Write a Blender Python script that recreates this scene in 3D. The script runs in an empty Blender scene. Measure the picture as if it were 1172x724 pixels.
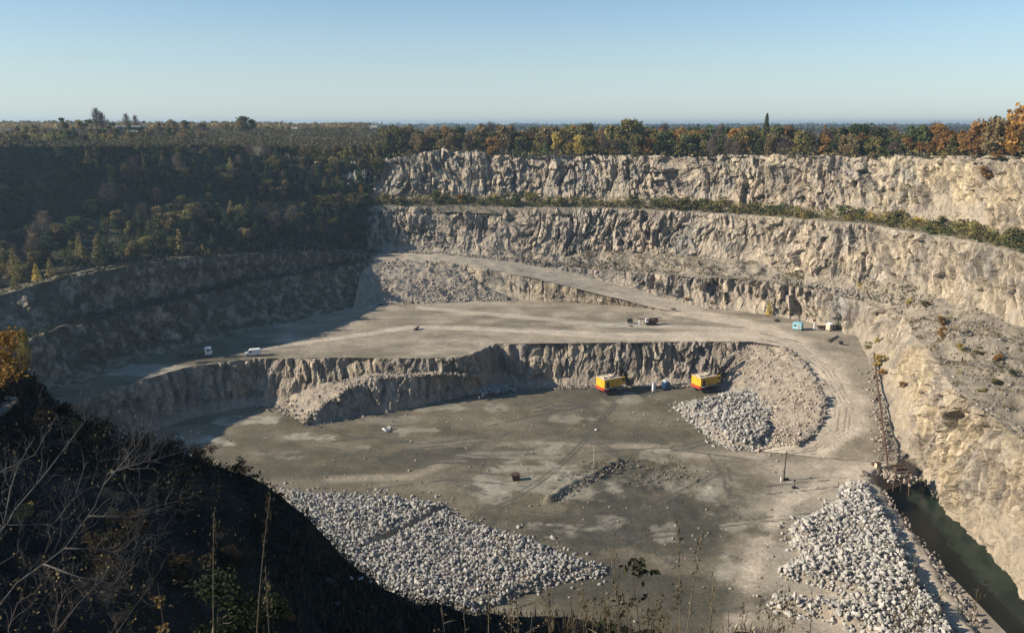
import bpy, math, random
import numpy as np
from mathutils import Vector, Matrix

random.seed(7)
RNG = np.random.default_rng(11)
SC = bpy.context.scene
COL = SC.collection
R = math.radians

# ------------------------------------------------------------------ camera model (used to survey the pit from the photograph)
F, CX, CY, PITCH, CAMZ = 950.0, 586.0, 362.0, R(13.03), 90.0
CP, SP = math.cos(PITCH), math.sin(PITCH)

def ray(px, py):
    u = (px - CX) / F; v = (CY - py) / F
    return np.array([u, CP + v * SP, -SP + v * CP])

def P(px, py, z):
    d = ray(px, py); t = (z - CAMZ) / d[2]
    return np.array([0, 0, CAMZ]) + d * t

def Q(px, py, Y):
    d = ray(px, py); t = Y / d[1]
    return np.array([0, 0, CAMZ]) + d * t

def proj(p):
    p = np.asarray(p, float)
    x = p[..., 0]; y = p[..., 1]; z = p[..., 2] - CAMZ
    a = y * CP - z * SP; b = y * SP + z * CP
    a = np.where(np.abs(a) < 1e-3, 1e-3, a)
    return CX + F * x / a, CY - F * b / a

# ------------------------------------------------------------------ noise
def hsh(ix, iy, seed=0):
    ix = np.asarray(ix).astype(np.int64); iy = np.asarray(iy).astype(np.int64)
    h = (ix * 374761393 + iy * 668265263 + seed * 1442695041) & 0xFFFFFFFF
    h = ((h ^ (h >> 13)) * 1274126177) & 0xFFFFFFFF
    h = ((h ^ (h >> 16)) * 2246822519) & 0xFFFFFFFF
    h = h ^ (h >> 15)
    return (h & 0xFFFFFF) / float(0xFFFFFF)

def vn(x, y, seed=0):
    x = np.asarray(x, float); y = np.asarray(y, float)
    ix = np.floor(x); iy = np.floor(y); fx = x - ix; fy = y - iy
    fx = fx * fx * (3 - 2 * fx); fy = fy * fy * (3 - 2 * fy)
    a = hsh(ix, iy, seed); b = hsh(ix + 1, iy, seed); c = hsh(ix, iy + 1, seed); d = hsh(ix + 1, iy + 1, seed)
    return (a * (1 - fx) + b * fx) * (1 - fy) + (c * (1 - fx) + d * fx) * fy

def fbm(x, y, o=4, seed=0):
    s = 0; a = 0.5; t = 0
    x = np.asarray(x, float); y = np.asarray(y, float)
    for k in range(o):
        s = s + a * vn(x, y, seed + k * 17); t += a; a *= 0.5
        x = x * 2.03 + 3.1; y = y * 2.03 - 1.7
    return s / t

def cell(x, y, seed=0):
    """nearest jittered cell: ids r1 r2 r3 and offset dx dy"""
    x = np.asarray(x, float); y = np.asarray(y, float)
    ix = np.floor(x); iy = np.floor(y)
    best = np.full(x.shape, 9.0); bx = np.zeros(x.shape); by = np.zeros(x.shape)
    dx = np.zeros(x.shape); dy = np.zeros(x.shape)
    for i in (-1, 0, 1):
        for j in (-1, 0, 1):
            cx = ix + i; cy = iy + j
            ox = cx + 0.1 + 0.8 * hsh(cx, cy, seed) - x; oy = cy + 0.1 + 0.8 * hsh(cx, cy, seed + 5) - y
            d = ox * ox + oy * oy; m = d < best
            best = np.where(m, d, best); bx = np.where(m, cx, bx); by = np.where(m, cy, by)
            dx = np.where(m, -ox, dx); dy = np.where(m, -oy, dy)
    return hsh(bx, by, seed + 11), hsh(bx, by, seed + 12), hsh(bx, by, seed + 13), dx, dy

def sstep(a, b, x):
    t = np.clip((np.asarray(x, float) - a) / (b - a), 0, 1)
    return t * t * (3 - 2 * t)

# ------------------------------------------------------------------ mesh helpers
def mk(name, verts, faces, mat=None, parent=None, smooth=False, attrs=None, mats=None, midx=None):
    """verts Nx3, faces: MxK array or list of arrays (mixed sizes)"""
    verts = np.asarray(verts, np.float32).reshape(-1, 3)
    fl = faces if isinstance(faces, list) else [faces]
    fl = [np.asarray(f, np.int32) for f in fl if len(f)]
    me = bpy.data.meshes.new(name)
    me.vertices.add(len(verts)); me.vertices.foreach_set('co', verts.ravel())
    li = np.concatenate([f.ravel() for f in fl])
    ls = []; s = 0
    for f in fl:
        ls.append(s + np.arange(len(f)) * f.shape[1]); s += f.size
    ls = np.concatenate(ls).astype(np.int32)
    me.loops.add(len(li)); me.loops.foreach_set('vertex_index', li)
    me.polygons.add(len(ls)); me.polygons.foreach_set('loop_start', ls)
    if midx is not None: me.polygons.foreach_set('material_index', np.asarray(midx, np.int32))
    me.polygons.foreach_set('use_smooth', np.full(len(ls), bool(smooth)))
    me.update(calc_edges=True); me.validate()
    for k, v in (attrs or {}).items():
        a = me.attributes.new(k, 'FLOAT', 'POINT'); a.data.foreach_set('value', np.asarray(v, np.float32).ravel())
    for m in (mats or ([mat] if mat else [])): me.materials.append(m)
    o = bpy.data.objects.new(name, me); COL.objects.link(o)
    if parent is not None: o.parent = parent
    return o

class MB:
    """collects simple shapes into one mesh"""
    def __init__(s): s.v = []; s.f = []
    def add(s, vs, fs):
        n = len(s.v); s.v += [tuple(map(float, v)) for v in vs]; s.f += [tuple(i + n for i in f) for f in fs]
    def box(s, c, d, rz=0, taper=1.0, M=None):
        x, y, z = d[0] / 2, d[1] / 2, d[2] / 2
        vs = [(-x, -y, -z), (x, -y, -z), (x, y, -z), (-x, y, -z)]
        vs += [(a * taper, b * taper, z) for a, b, _ in vs]
        Rm = M if M is not None else Matrix.Rotation(rz, 3, 'Z')
        vs = [Rm @ Vector(v) + Vector(c) for v in vs]
        s.add(vs, [(3, 2, 1, 0), (4, 5, 6, 7), (0, 1, 5, 4), (1, 2, 6, 5), (2, 3, 7, 6), (3, 0, 4, 7)])
    def bar(s, a, b, w, h=None):
        a = Vector(a); b = Vector(b); h = h or w
        M = (b - a).to_track_quat('Z', 'Y').to_matrix()
        s.box((a + b) / 2, (w, h, (b - a).length), M=M)
    def tube(s, pts, rad, n=6, caps=True):
        pts = [Vector(p) for p in pts]
        rs = rad if isinstance(rad, (list, tuple)) else [rad] * len(pts)
        base = len(s.v); q = None
        for i, p in enumerate(pts):
            t = (pts[min(i + 1, len(pts) - 1)] - pts[max(i - 1, 0)])
            if t.length < 1e-6: t = Vector((0, 0, 1))
            q = t.to_track_quat('Z', 'Y').to_matrix()
            for k in range(n):
                a = 2 * math.pi * k / n
                s.v.append(tuple(p + q @ Vector((math.cos(a) * rs[i], math.sin(a) * rs[i], 0))))
        for i in range(len(pts) - 1):
            for k in range(n):
                k2 = (k + 1) % n
                s.f.append((base + i * n + k, base + i * n + k2, base + (i + 1) * n + k2, base + (i + 1) * n + k))
        if caps:
            s.f.append(tuple(base + k for k in range(n))[::-1])
            s.f.append(tuple(base + (len(pts) - 1) * n + k for k in range(n)))
    def cyl(s, c, r, h, n=14, axis='Z', r2=None):
        d = {'X': Vector((1, 0, 0)), 'Y': Vector((0, 1, 0)), 'Z': Vector((0, 0, 1))}[axis]
        c = Vector(c); s.tube([c - d * h / 2, c + d * h / 2], [r, r if r2 is None else r2], n)
    def prism(s, poly, y0, y1):
        """polygon in XZ, extruded along Y"""
        n = len(poly)
        vs = [(x, y0, z) for x, z in poly] + [(x, y1, z) for x, z in poly]
        fs = [tuple(range(n)), tuple(range(2 * n - 1, n - 1, -1))]
        fs += [(i, i + n, (i + 1) % n + n, (i + 1) % n) for i in range(n)]
        s.add(vs, fs)
    def build(s, name, mat, parent=None, smooth=False, bevel=0):
        me = bpy.data.meshes.new(name); me.from_pydata(s.v, [], s.f); me.update()
        if smooth: me.polygons.foreach_set('use_smooth', np.full(len(me.polygons), True))
        me.materials.append(mat)
        o = bpy.data.objects.new(name, me); COL.objects.link(o)
        if parent is not None: o.parent = parent
        if bevel:
            m = o.modifiers.new('bevel', 'BEVEL'); m.width = bevel; m.segments = 2; m.limit_method = 'ANGLE'
        return o

def tag(o, label=None, cat=None, group=None, kind=None):
    if label: o['label'] = label
    if cat: o['category'] = cat
    if group: o['group'] = group
    if kind: o['kind'] = kind
    return o

def thing(name, label, cat, loc=(0, 0, 0), rz=0, group=None):
    o = bpy.data.objects.new(name, None); COL.objects.link(o)
    o.location = tuple(float(c) for c in loc); o.rotation_euler = (0, 0, rz); o.empty_display_size = 0.5
    return tag(o, label, cat, group)

def copy_tree(o, parent=None):
    c = o.copy(); COL.objects.link(c)
    if parent is not None: c.parent = parent
    for ch in list(o.children): copy_tree(ch, c)
    return c

# ------------------------------------------------------------------ materials
def new_mat(name):
    m = bpy.data.materials.new(name); m.use_nodes = True
    nt = m.node_tree; b = nt.nodes['Principled BSDF']
    b.inputs['Roughness'].default_value = 0.9
    b.inputs['Specular IOR Level'].default_value = 0.2
    return m, nt, b

class NG:
    def __init__(s, nt): s.nt = nt; s.L = nt.links
    def n(s, t, **kw):
        x = s.nt.nodes.new(t)
        for k, v in kw.items(): setattr(x, k, v)
        return x
    def coords(s, scale=(1, 1, 1), kind='Object'):
        tc = s.n('ShaderNodeTexCoord'); mp = s.n('ShaderNodeMapping'); mp.inputs['Scale'].default_value = scale
        s.L.new(tc.outputs[kind], mp.inputs['Vector']); return mp.outputs[0]
    def noise(s, vec, scale, detail=6, rough=0.6, dist=0.0):
        x = s.n('ShaderNodeTexNoise'); x.inputs['Scale'].default_value = scale
        x.inputs['Detail'].default_value = detail; x.inputs['Roughness'].default_value = rough
        x.inputs['Distortion'].default_value = dist
        s.L.new(vec, x.inputs['Vector']); return x.outputs['Fac']
    def voro(s, vec, scale, out='Color', feat='F1'):
        x = s.n('ShaderNodeTexVoronoi'); x.feature = feat; x.inputs['Scale'].default_value = scale
        s.L.new(vec, x.inputs['Vector']); return x.outputs[out]
    def ramp(s, fac, stops):
        x = s.n('ShaderNodeValToRGB'); e = x.color_ramp.elements
        while len(e) < len(stops): e.new(0.5)
        for i, (p, c) in enumerate(stops):
            e[i].position = p; e[i].color = (*c, 1) if len(c) == 3 else c
        s.L.new(fac, x.inputs[0]); return x.outputs[0]
    def mr(s, v, a, b, c=0., d=1.):
        x = s.n('ShaderNodeMapRange'); x.inputs[1].default_value = a; x.inputs[2].default_value = b
        x.inputs[3].default_value = c; x.inputs[4].default_value = d
        s.L.new(v, x.inputs[0]); return x.outputs[0]
    def mix(s, fac, a, b, mode='MIX'):
        x = s.n('ShaderNodeMix', data_type='RGBA', blend_type=mode)
        for sock, v in ((x.inputs[0], fac), (x.inputs[6], a), (x.inputs[7], b)):
            if hasattr(v, 'node'): s.L.new(v, sock)
            elif isinstance(v, (int, float)): sock.default_value = v
            else: sock.default_value = (*v, 1)
        return x.outputs[2]
    def math(s, op, a, b=0.0):
        x = s.n('ShaderNodeMath', operation=op)
        for i, v in enumerate((a, b)):
            if hasattr(v, 'node'): s.L.new(v, x.inputs[i])
            else: x.inputs[i].default_value = v
        return x.outputs[0]
    def attr(s, name):
        x = s.n('ShaderNodeAttribute'); x.attribute_name = name; return x.outputs['Fac']
    def rand(s):
        return s.n('ShaderNodeObjectInfo').outputs['Random']
    def scale_col(s, col, fac):
        x = s.n('ShaderNodeVectorMath', operation='SCALE')
        s.L.new(col, x.inputs[0])
        if hasattr(fac, 'node'): s.L.new(fac, x.inputs['Scale'])
        else: x.inputs['Scale'].default_value = fac
        return x.outputs[0]
    def bump(s, h, strength, dist, b):
        x = s.n('ShaderNodeBump'); x.inputs['Strength'].default_value = strength; x.inputs['Distance'].default_value = dist
        s.L.new(h, x.inputs['Height']); s.L.new(x.outputs[0], b.inputs['Normal'])

def rock_mat(name, ochre=0.35, gain=1.0):
    m, nt, b = new_mat(name); g = NG(nt)
    v = g.coords((1, 1, 0.55)); v1 = g.coords((1, 1, 1))
    base = g.ramp(g.noise(v, 0.06, 7, 0.65), [(0.3, (0.165, 0.155, 0.14)), (0.45, (0.295, 0.255, 0.20)), (0.58, (0.40, 0.33, 0.245)), (0.72, (0.24, 0.215, 0.185))])
    pink = g.noise(v, 0.11, 4, 0.6)
    base = g.mix(g.mr(pink, 0.52, 0.68, 0, 0.55), base, (0.37, 0.295, 0.255))
    blue = g.noise(v, 0.035, 5, 0.7)
    base = g.mix(g.mr(blue, 0.54, 0.66, 0, 0.7), base, (0.20, 0.215, 0.22))
    oc = g.math('MULTIPLY', g.mr(g.noise(v1, 0.085, 5, 0.6, 0.5), 0.42, 0.62), g.attr('ochre'))
    base = g.mix(oc, base, (0.50, 0.40, 0.25))
    pale = g.mr(g.noise(v1, 0.05, 6, 0.7), 0.58, 0.72, 0, 0.55)
    base = g.mix(pale, base, (0.50, 0.44, 0.35))
    fine = g.math('MULTIPLY', g.mr(g.noise(v, 1.4, 5, 0.75), 0.3, 0.7, 0.58, 1.36), g.mr(g.noise(g.coords((1, 1, 0.18)), 0.5, 5, 0.7), 0.36, 0.6, 0.68, 1.15))
    base = g.scale_col(base, fine)
    base = g.scale_col(base, g.mr(g.attr('tint'), 0, 1, 0.45 * gain, 1.5 * gain))
    st_ = g.math('MULTIPLY', g.mr(g.noise(g.coords((1, 1, 0.3)), 0.16, 6, 0.75, 0.8), 0.55, 0.68), 0.65)
    base = g.mix(st_, base, (0.135, 0.105, 0.075))
    pk = g.mr(g.noise(v1, 0.045, 6, 0.75), 0.60, 0.70, 0, 0.7)
    base = g.mix(pk, base, (0.27, 0.20, 0.165))
    base = g.mix(g.attr('soil'), base, (0.385, 0.325, 0.245))
    veg_and_shade = g.math('MULTIPLY', g.attr('veg_and_shade'), g.mr(g.noise(v1, 0.3, 5, 0.7), 0.35, 0.6))  # plant cover tone; on the left walls it also carries painted shade
    base = g.mix(veg_and_shade, base, (0.075, 0.07, 0.04))
    nt.links.new(base, b.inputs['Base Color'])
    g.bump(g.noise(v, 0.9, 8, 0.75), 0.9, 0.8, b)
    b.inputs['Roughness'].default_value = 0.95
    return m

def ground_mat(name):
    """quarry ground: attributes dust, wet, pale, track (0..1) choose the surface"""
    m, nt, b = new_mat(name); g = NG(nt)
    v = g.coords()
    base = g.ramp(g.noise(v, 0.05, 9, 0.68, 0.4), [(0.3, (0.082, 0.072, 0.046)), (0.5, (0.12, 0.104, 0.068)), (0.68, (0.19, 0.162, 0.108))])
    base = g.mix(g.attr('dust'), base, g.ramp(g.noise(v, 0.12, 8, 0.7), [(0.3, (0.37, 0.31, 0.235)), (0.65, (0.62, 0.525, 0.395))]))
    base = g.mix(g.attr('wet'), base, g.ramp(g.noise(v, 0.2, 6, 0.6), [(0.35, (0.06, 0.056, 0.04)), (0.65, (0.10, 0.092, 0.066))]))
    base = g.mix(g.attr('pale'), base, g.ramp(g.noise(v, 0.25, 6, 0.6), [(0.35, (0.33, 0.30, 0.235)), (0.65, (0.47, 0.43, 0.34))]))
    base = g.mix(g.attr('track'), base, (0.085, 0.08, 0.066))
    base = g.scale_col(base, g.mr(g.noise(v, 1.3, 7, 0.8), 0.3, 0.7, 0.66, 1.32))
    peb = g.voro(v, 1.6, 'Color')
    sep = g.n('ShaderNodeSeparateColor'); nt.links.new(peb, sep.inputs[0])
    base = g.scale_col(base, g.mr(sep.outputs[0], 0, 1, 0.88, 1.14))
    nt.links.new(base, b.inputs['Base Color'])
    g.bump(g.noise(v, 0.7, 9, 0.8), 0.55, 0.5, b)
    return m

def plain(name, col, rough=0.7, metal=0.0, var=0.25, scale=1.5, spec=0.3, dirt=None):
    m, nt, b = new_mat(name); g = NG(nt)
    v = g.coords()
    c = g.n('ShaderNodeRGB'); c.outputs[0].default_value = (*col, 1)
    out = g.scale_col(c.outputs[0], g.mr(g.noise(v, scale, 6, 0.7), 0.3, 0.7, 1 - var, 1 + var))
    if dirt:
        out = g.mix(g.mr(g.noise(v, scale * 0.6, 7, 0.75), 0.5, 0.7, 0, 0.75), out, dirt)
    nt.links.new(out, b.inputs['Base Color'])
    b.inputs['Roughness'].default_value = rough; b.inputs['Metallic'].default_value = metal
    b.inputs['Specular IOR Level'].default_value = spec
    return m

def leaf_mat(name, col, col2=None, hv=0.35):
    m, nt, b = new_mat(name); g = NG(nt)
    t = g.attr('tint'); r = g.rand()
    c = g.mix(t, col, col2 or tuple(min(1, x * 1.7) for x in col))
    c = g.scale_col(c, g.mr(r, 0, 1, 1 - hv, 1 + hv))
    nt.links.new(c, b.inputs['Base Color'])
    b.inputs['Roughness'].default_value = 0.85; b.inputs['Specular IOR Level'].default_value = 0.1
    tr = g.n('ShaderNodeBsdfTranslucent'); nt.links.new(c, tr.inputs[0])
    mx = g.n('ShaderNodeMixShader'); mx.inputs[0].default_value = 0.35
    nt.links.new(b.outputs[0], mx.inputs[1]); nt.links.new(tr.outputs[0], mx.inputs[2])
    nt.links.new(mx.outputs[0], nt.nodes['Material Output'].inputs[0])
    return m

def boulder_mat(name, lo, hi):
    m, nt, b = new_mat(name); g = NG(nt)
    v = g.coords()
    c = g.mix(g.rand(), lo, hi)
    a = g.attr('tint')
    c = g.scale_col(c, g.mr(a, 0, 1, 0.72, 1.25))
    c = g.scale_col(c, g.mr(g.noise(v, 1.2, 6, 0.75), 0.3, 0.7, 0.75, 1.2))
    nt.links.new(c, b.inputs['Base Color'])
    g.bump(g.noise(v, 3.0, 6, 0.7), 0.4, 0.15, b)
    return m

M_ROCK = rock_mat('quarry_rock')
M_GROUND = ground_mat('quarry_ground')
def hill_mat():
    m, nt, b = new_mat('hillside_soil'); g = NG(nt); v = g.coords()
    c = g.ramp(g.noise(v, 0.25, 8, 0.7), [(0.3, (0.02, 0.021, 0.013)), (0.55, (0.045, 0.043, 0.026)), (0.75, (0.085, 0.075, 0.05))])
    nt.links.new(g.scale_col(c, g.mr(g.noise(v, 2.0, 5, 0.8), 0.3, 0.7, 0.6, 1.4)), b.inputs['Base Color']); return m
M_HILL = hill_mat()
M_STONE = boulder_mat('pale_stone', (0.33, 0.315, 0.285), (0.51, 0.475, 0.41))
M_STONE_TAN = boulder_mat('tan_stone', (0.25, 0.22, 0.185), (0.42, 0.35, 0.27))
M_BARK = plain('bark', (0.10, 0.08, 0.06), 0.95, var=0.35, scale=4)
M_LEAF = {
    'rust': leaf_mat('rust_leaves', (0.17, 0.095, 0.034), (0.36, 0.205, 0.075)),
    'orange': leaf_mat('orange_leaves', (0.24, 0.125, 0.035), (0.45, 0.26, 0.075)),
    'yellow': leaf_mat('yellow_leaves', (0.32, 0.235, 0.06), (0.55, 0.42, 0.12)),
    'olive': leaf_mat('olive_leaves', (0.12, 0.115, 0.045), (0.29, 0.24, 0.085)),
    'green': leaf_mat('green_leaves', (0.055, 0.075, 0.032), (0.14, 0.155, 0.06)),
    'brown': leaf_mat('brown_leaves', (0.15, 0.115, 0.06), (0.31, 0.235, 0.115)),
    'pine': leaf_mat('pine_needles', (0.04, 0.058, 0.034), (0.085, 0.105, 0.05)),
    'scrub': leaf_mat('scrub_twigs', (0.075, 0.07, 0.045), (0.16, 0.14, 0.085)),
    'twig': leaf_mat('grey_twigs', (0.10, 0.075, 0.06), (0.19, 0.15, 0.12)),
    'pale': leaf_mat('pale_yellow_leaves', (0.20, 0.16, 0.06), (0.36, 0.29, 0.12)),
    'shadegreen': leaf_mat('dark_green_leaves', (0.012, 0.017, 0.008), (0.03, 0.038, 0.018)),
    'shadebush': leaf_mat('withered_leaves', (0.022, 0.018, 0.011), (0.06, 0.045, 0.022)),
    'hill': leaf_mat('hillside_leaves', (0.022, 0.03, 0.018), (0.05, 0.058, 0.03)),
    'far': leaf_mat('far_leaves', (0.055, 0.06, 0.045), (0.10, 0.095, 0.07)),
    'golden': leaf_mat('golden_leaves', (0.13, 0.085, 0.03), (0.30, 0.21, 0.09)),
    'drygrass': leaf_mat('dry_weeds', (0.12, 0.10, 0.045), (0.30, 0.23, 0.10)),
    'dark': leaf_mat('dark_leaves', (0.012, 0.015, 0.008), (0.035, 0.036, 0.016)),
    'straw': leaf_mat('straw', (0.05, 0.04, 0.022), (0.15, 0.115, 0.065)),
}
#@SETTING
# ------------------------------------------------------------------ lofted terrain
def resample(pts_list, spacing, sm=5.0):
    """matched contours -> evenly spaced columns"""
    arrs = [np.asarray(p, float) for p in pts_list]
    mid = sum(arrs) / len(arrs)
    seg = np.linalg.norm(np.diff(mid, axis=0), axis=1); s = np.concatenate([[0], np.cumsum(seg)])
    n = max(4, int(s[-1] / spacing)); u = np.linspace(0, s[-1], n)
    out = []
    for a in arrs:
        c = np.stack([np.interp(u, s, a[:, k]) for k in range(3)], 1)
        w = max(1, int(sm / spacing))
        if n > 4 * w:
            ker = np.hanning(2 * w + 3)[1:-1]; ker /= ker.sum()
            pad = np.concatenate([2 * c[:1] - c[w:0:-1], c, 2 * c[-1:] - c[-2:-w - 2:-1]])
            c = np.stack([np.convolve(pad[:, k], ker, 'valid') for k in range(3)], 1)
        out.append(c)
    return out, u

def gridfaces(nr, nc):
    i = np.arange(nr - 1)[:, None] * nc + np.arange(nc - 1)[None, :]
    i = i.ravel()
    return np.stack([i, i + 1, i + nc + 1, i + nc], 1)

def hnormal(mid):
    T = np.gradient(mid[:, :2], axis=0); w = 9
    if len(T) > 40:
        k = np.ones(2 * w + 1) / (2 * w + 1)
        T = np.stack([np.convolve(np.pad(T[:, i], w, 'edge'), k, 'valid') for i in (0, 1)], 1)
    n = np.stack([T[:, 1], -T[:, 0], np.zeros(len(T))], 1)
    return n / (np.linalg.norm(n, axis=1, keepdims=True) + 1e-9)

def rockd(s, h, seed, col=1.0):
    ws = s + 3.0 * (fbm(s / 8, h / 10, 3, seed) - 0.5); wh = h + 4 * (fbm(s / 7 + 9, h / 9, 3, seed + 3) - 0.5)
    lean = 0.22 * wh * (fbm(s / 40, h * 0, 2, seed + 5) - 0.5) * 2
    ws = ws + lean
    reg = fbm(s / 28, h / 22, 3, seed + 90); reg2 = fbm(s / 17 + 5, h / 11, 3, seed + 91)
    ws = ws + 10 * (reg - 0.5)
    r1, r2, r3, dx, dy = cell(ws / 5.2, wh / (10 * col), seed)
    g1, g2, g3, hx, hy = cell((ws + wh * 0.35) / 3.4, (wh - ws * 0.25) / 3.0, seed + 44)
    d = 1.9 * (r1 - 0.5) + (r2 - 0.5) * dx * 4.0 + (r3 - 0.5) * dy * 3.5
    q1, q2, q3, ex, ey = cell(ws / 1.8, wh / (4.2 * col), seed + 31)
    d += 1.35 * (q1 - 0.5) + (q2 - 0.5) * ex * 2.2 + (q3 - 0.6) * ey * 1.6
    t1, t2, t3, fx, fy = cell(ws / 0.85, wh / 1.5, seed + 61)
    d += 0.45 * (t1 - 0.5) + (t2 - 0.5) * fx * 0.5
    d2 = 1.2 * (g1 - 0.5) + (g2 - 0.5) * hx * 2.0 + (g3 - 0.5) * hy * 2.0 + 0.6 * (q1 - 0.5) + 0.4 * (t1 - 0.5)
    k = sstep(0.44, 0.56, reg2)
    d = (d * (1 - k) + d2 * k) * (0.6 + 1.1 * reg)
    fz = np.abs(vn(ws / 6.0, wh / 26.0, seed + 71) - 0.5)
    d = d - 1.5 * (1 - sstep(0.0, 0.045, fz))
    return d, q1 * 0.55 + t1 * 0.25 + r2 * 0.2

def cliff(name, A, B, rows, seed, spacing=0.6, amp=1.0, talus=0.18, taluspush=0.5, ochre=0.2, veg_and_shade=0.0, soil_top=0.06, bulge=0.0, col=1.0, flange=6.0, zjag=0.8, sm=5.0, talvar=4.5, flute=0.0):
    (a, b), u = resample([A, B], spacing, sm)
    n = hnormal((a + b) / 2); nc = len(u)
    v = np.linspace(0, 1, rows)[:, None]
    hf = np.where(v < talus, v / talus * taluspush, taluspush + (v - talus) / (1 - talus) * (1 - taluspush)) if talus > 0 else v
    # wandering talus height
    hz = v
    pos = a[None] * (1 - hf[..., None]) + b[None] * hf[..., None]
    pos[..., 2] = a[None, :, 2] * (1 - hz) + b[None, :, 2] * hz
    S = np.broadcast_to(u[None], hf.shape[:1] + (nc,)); H = pos[..., 2]
    tal = talus * (0.3 + talvar * sstep(0.42, 0.72, fbm(u / 13, u * 0, 3, seed + 77)) + 0.8 * fbm(u / 5, u * 0, 3, seed + 78))[None]
    w = sstep(tal - 0.04, tal + 0.10, v) * (1 - 0.35 * sstep(0.94, 1, v))
    d, tint = rockd(S, H, seed, col)
    if flute:
        f1_, f2_, f3_, fx_, fy_ = cell(S / 2.6 + 1.8 * fbm(S / 7, H / 9, 3, seed + 3), H / 28, seed + 55)
        d = 0.75 * d + flute * (0.25 + 1.5 * sstep(0.35, 0.65, fbm(S / 13, H / 30, 2, seed + 8))) * (2.0 * (f1_ - 0.5) + (f2_ - 0.5) * fx_ * 2.5)
    big = (fbm(S / 26, H / 40, 3, seed + 7) - 0.5) * 5.0
    rough = (fbm(S / 3, H / 3, 4, seed + 9) - 0.5) * 1.0
    disp = amp * ((0.30 + 0.70 * w) * d + w * big * 0.8 + (1 - w) * (rough * 1.6 + big * 0.4)) + bulge * (1 - w)
    pos = pos + n[None] * disp[..., None]
    pos[..., 2] += sstep(0.85, 1, v) * zjag * 2 * (fbm(S / 4, S * 0, 4, seed + 21) - 0.5) + (1 - w) * (fbm(S / 1.6, H / 1.6, 3, seed + 2) - 0.5) * 0.8
    soil = np.clip((1 - sstep(tal * 0.7, tal * 0.7 + 0.12, v)) * 0.6 + sstep(1 - soil_top * (0.5 + 1.5 * fbm(u / 9, u * 0, 3, seed + 4)[None]), 1.0, v) * 0.8, 0, 1)
    oc = np.asarray(ochre); oc = np.interp(u / u[-1], np.linspace(0, 1, len(oc)), oc) if oc.ndim else np.full(nc, float(oc))
    OC = np.broadcast_to(oc[None], soil.shape)
    skirt = pos[:1].copy(); skirt[..., 2] -= 2.5; skirt += n[None] * 0.6
    f1 = pos[-1:] - n[None] * 1.2; f1[..., 2] += 0.1 - 0.15
    f2 = b[None] - n[None] * flange; f2[..., 2] -= 0.5
    pos = np.concatenate([skirt, pos, f1, f2]); 
    ext = lambda x, e=0.0: np.concatenate([x[:1], x, x[-1:], x[-1:]])
    tint = ext(tint); soil = ext(soil); soil[-2:] = 0.8; OC = ext(OC)
    VG = np.full(soil.shape, veg_and_shade) if np.isscalar(veg_and_shade) else np.broadcast_to(np.interp(u / u[-1], np.linspace(0, 1, len(veg_and_shade)), veg_and_shade)[None], soil.shape)
    o = mk(name, pos.reshape(-1, 3), gridfaces(rows + 3, nc), M_ROCK, attrs={'tint': tint, 'soil': soil, 'ochre': OC, 'veg_and_shade': VG})
    return tag(o, kind='structure')

LIGHT_TRACKS = []
def sheet(name, A, B, cols, rows, seed=0, rough=0.5, dust=0.3, dustfn=None, mat=None, over=0.0, veg_and_shade=0.0, lift=None, skirt=0.0):
    (a, b), u = resample([A, B], cols, 1.2)
    v = np.linspace(0, 1, rows)[:, None, None]
    pos = a[None] * (1 - v) + b[None] * v
    x, y = pos[..., 0], pos[..., 1]
    z = (fbm(x / 7, y / 7, 4, seed) - 0.5) * rough * 2
    if lift is not None: z = z + lift(x, y, v[..., 0])
    edge = np.minimum(v[..., 0], 1 - v[..., 0])
    pos[..., 2] += z
    px, py = proj(pos)
    dst = np.full(x.shape, dust) + (fbm(x / 12, y / 12, 4, seed + 2) - 0.5) * 0.5
    at = {'dust': np.clip(dst, 0, 1), 'wet': x * 0, 'pale': x * 0, 'track': x * 0}
    if dustfn: dustfn(px, py, x, y, at)
    at = {k: np.clip(q, 0, 1) for k, q in at.items()}
    if mat is M_ROCK:
        t = fbm(x / 1.5, y / 1.5, 3, seed + 8)
        at = {'tint': t, 'soil': np.clip(dst, 0, 1), 'ochre': x * 0, 'veg_and_shade': np.where(px < 425, 2.2 * veg_and_shade, veg_and_shade) + 0 * x}  # stronger on the left: shade put into the colour along with plant cover
    if skirt:
        ext = lambda q: np.concatenate([q[:1], q, q[-1:]])
        at = {k: ext(q) for k, q in at.items()}; pos = ext(pos); pos[0, :, 2] -= skirt; pos[-1, :, 2] -= skirt; rows += 2
    o = mk(name, pos.reshape(-1, 3), gridfaces(rows, len(u)), mat or M_GROUND, attrs=at, smooth=True)
    return tag(o, kind='structure')

def dline(px, py, pts):
    """pixel distance of points to a polyline of the survey drawing"""
    d = np.full(px.shape, 1e9)
    for (x0, y0), (x1, y1) in zip(pts[:-1], pts[1:]):
        L2 = (x1 - x0) ** 2 + (y1 - y0) ** 2
        t = np.clip(((px - x0) * (x1 - x0) + (py - y0) * (y1 - y0)) / L2, 0, 1)
        d = np.minimum(d, np.hypot(px - x0 - t * (x1 - x0), (py - y0 - t * (y1 - y0)) * 2.2))
    return d

def blob(px, py, cx, cy, rx, ry, seed, soft=0.5):
    n = fbm(px / (rx * 0.5 + 5), py / (ry * 0.5 + 3), 6, seed) - 0.5
    r = np.hypot((px - cx) / rx, (py - cy) / ry) * 0.9 + n * 2.4 + 0.1
    return 1 - sstep(1 - soft, 1 + soft * 0.3, r)

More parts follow.
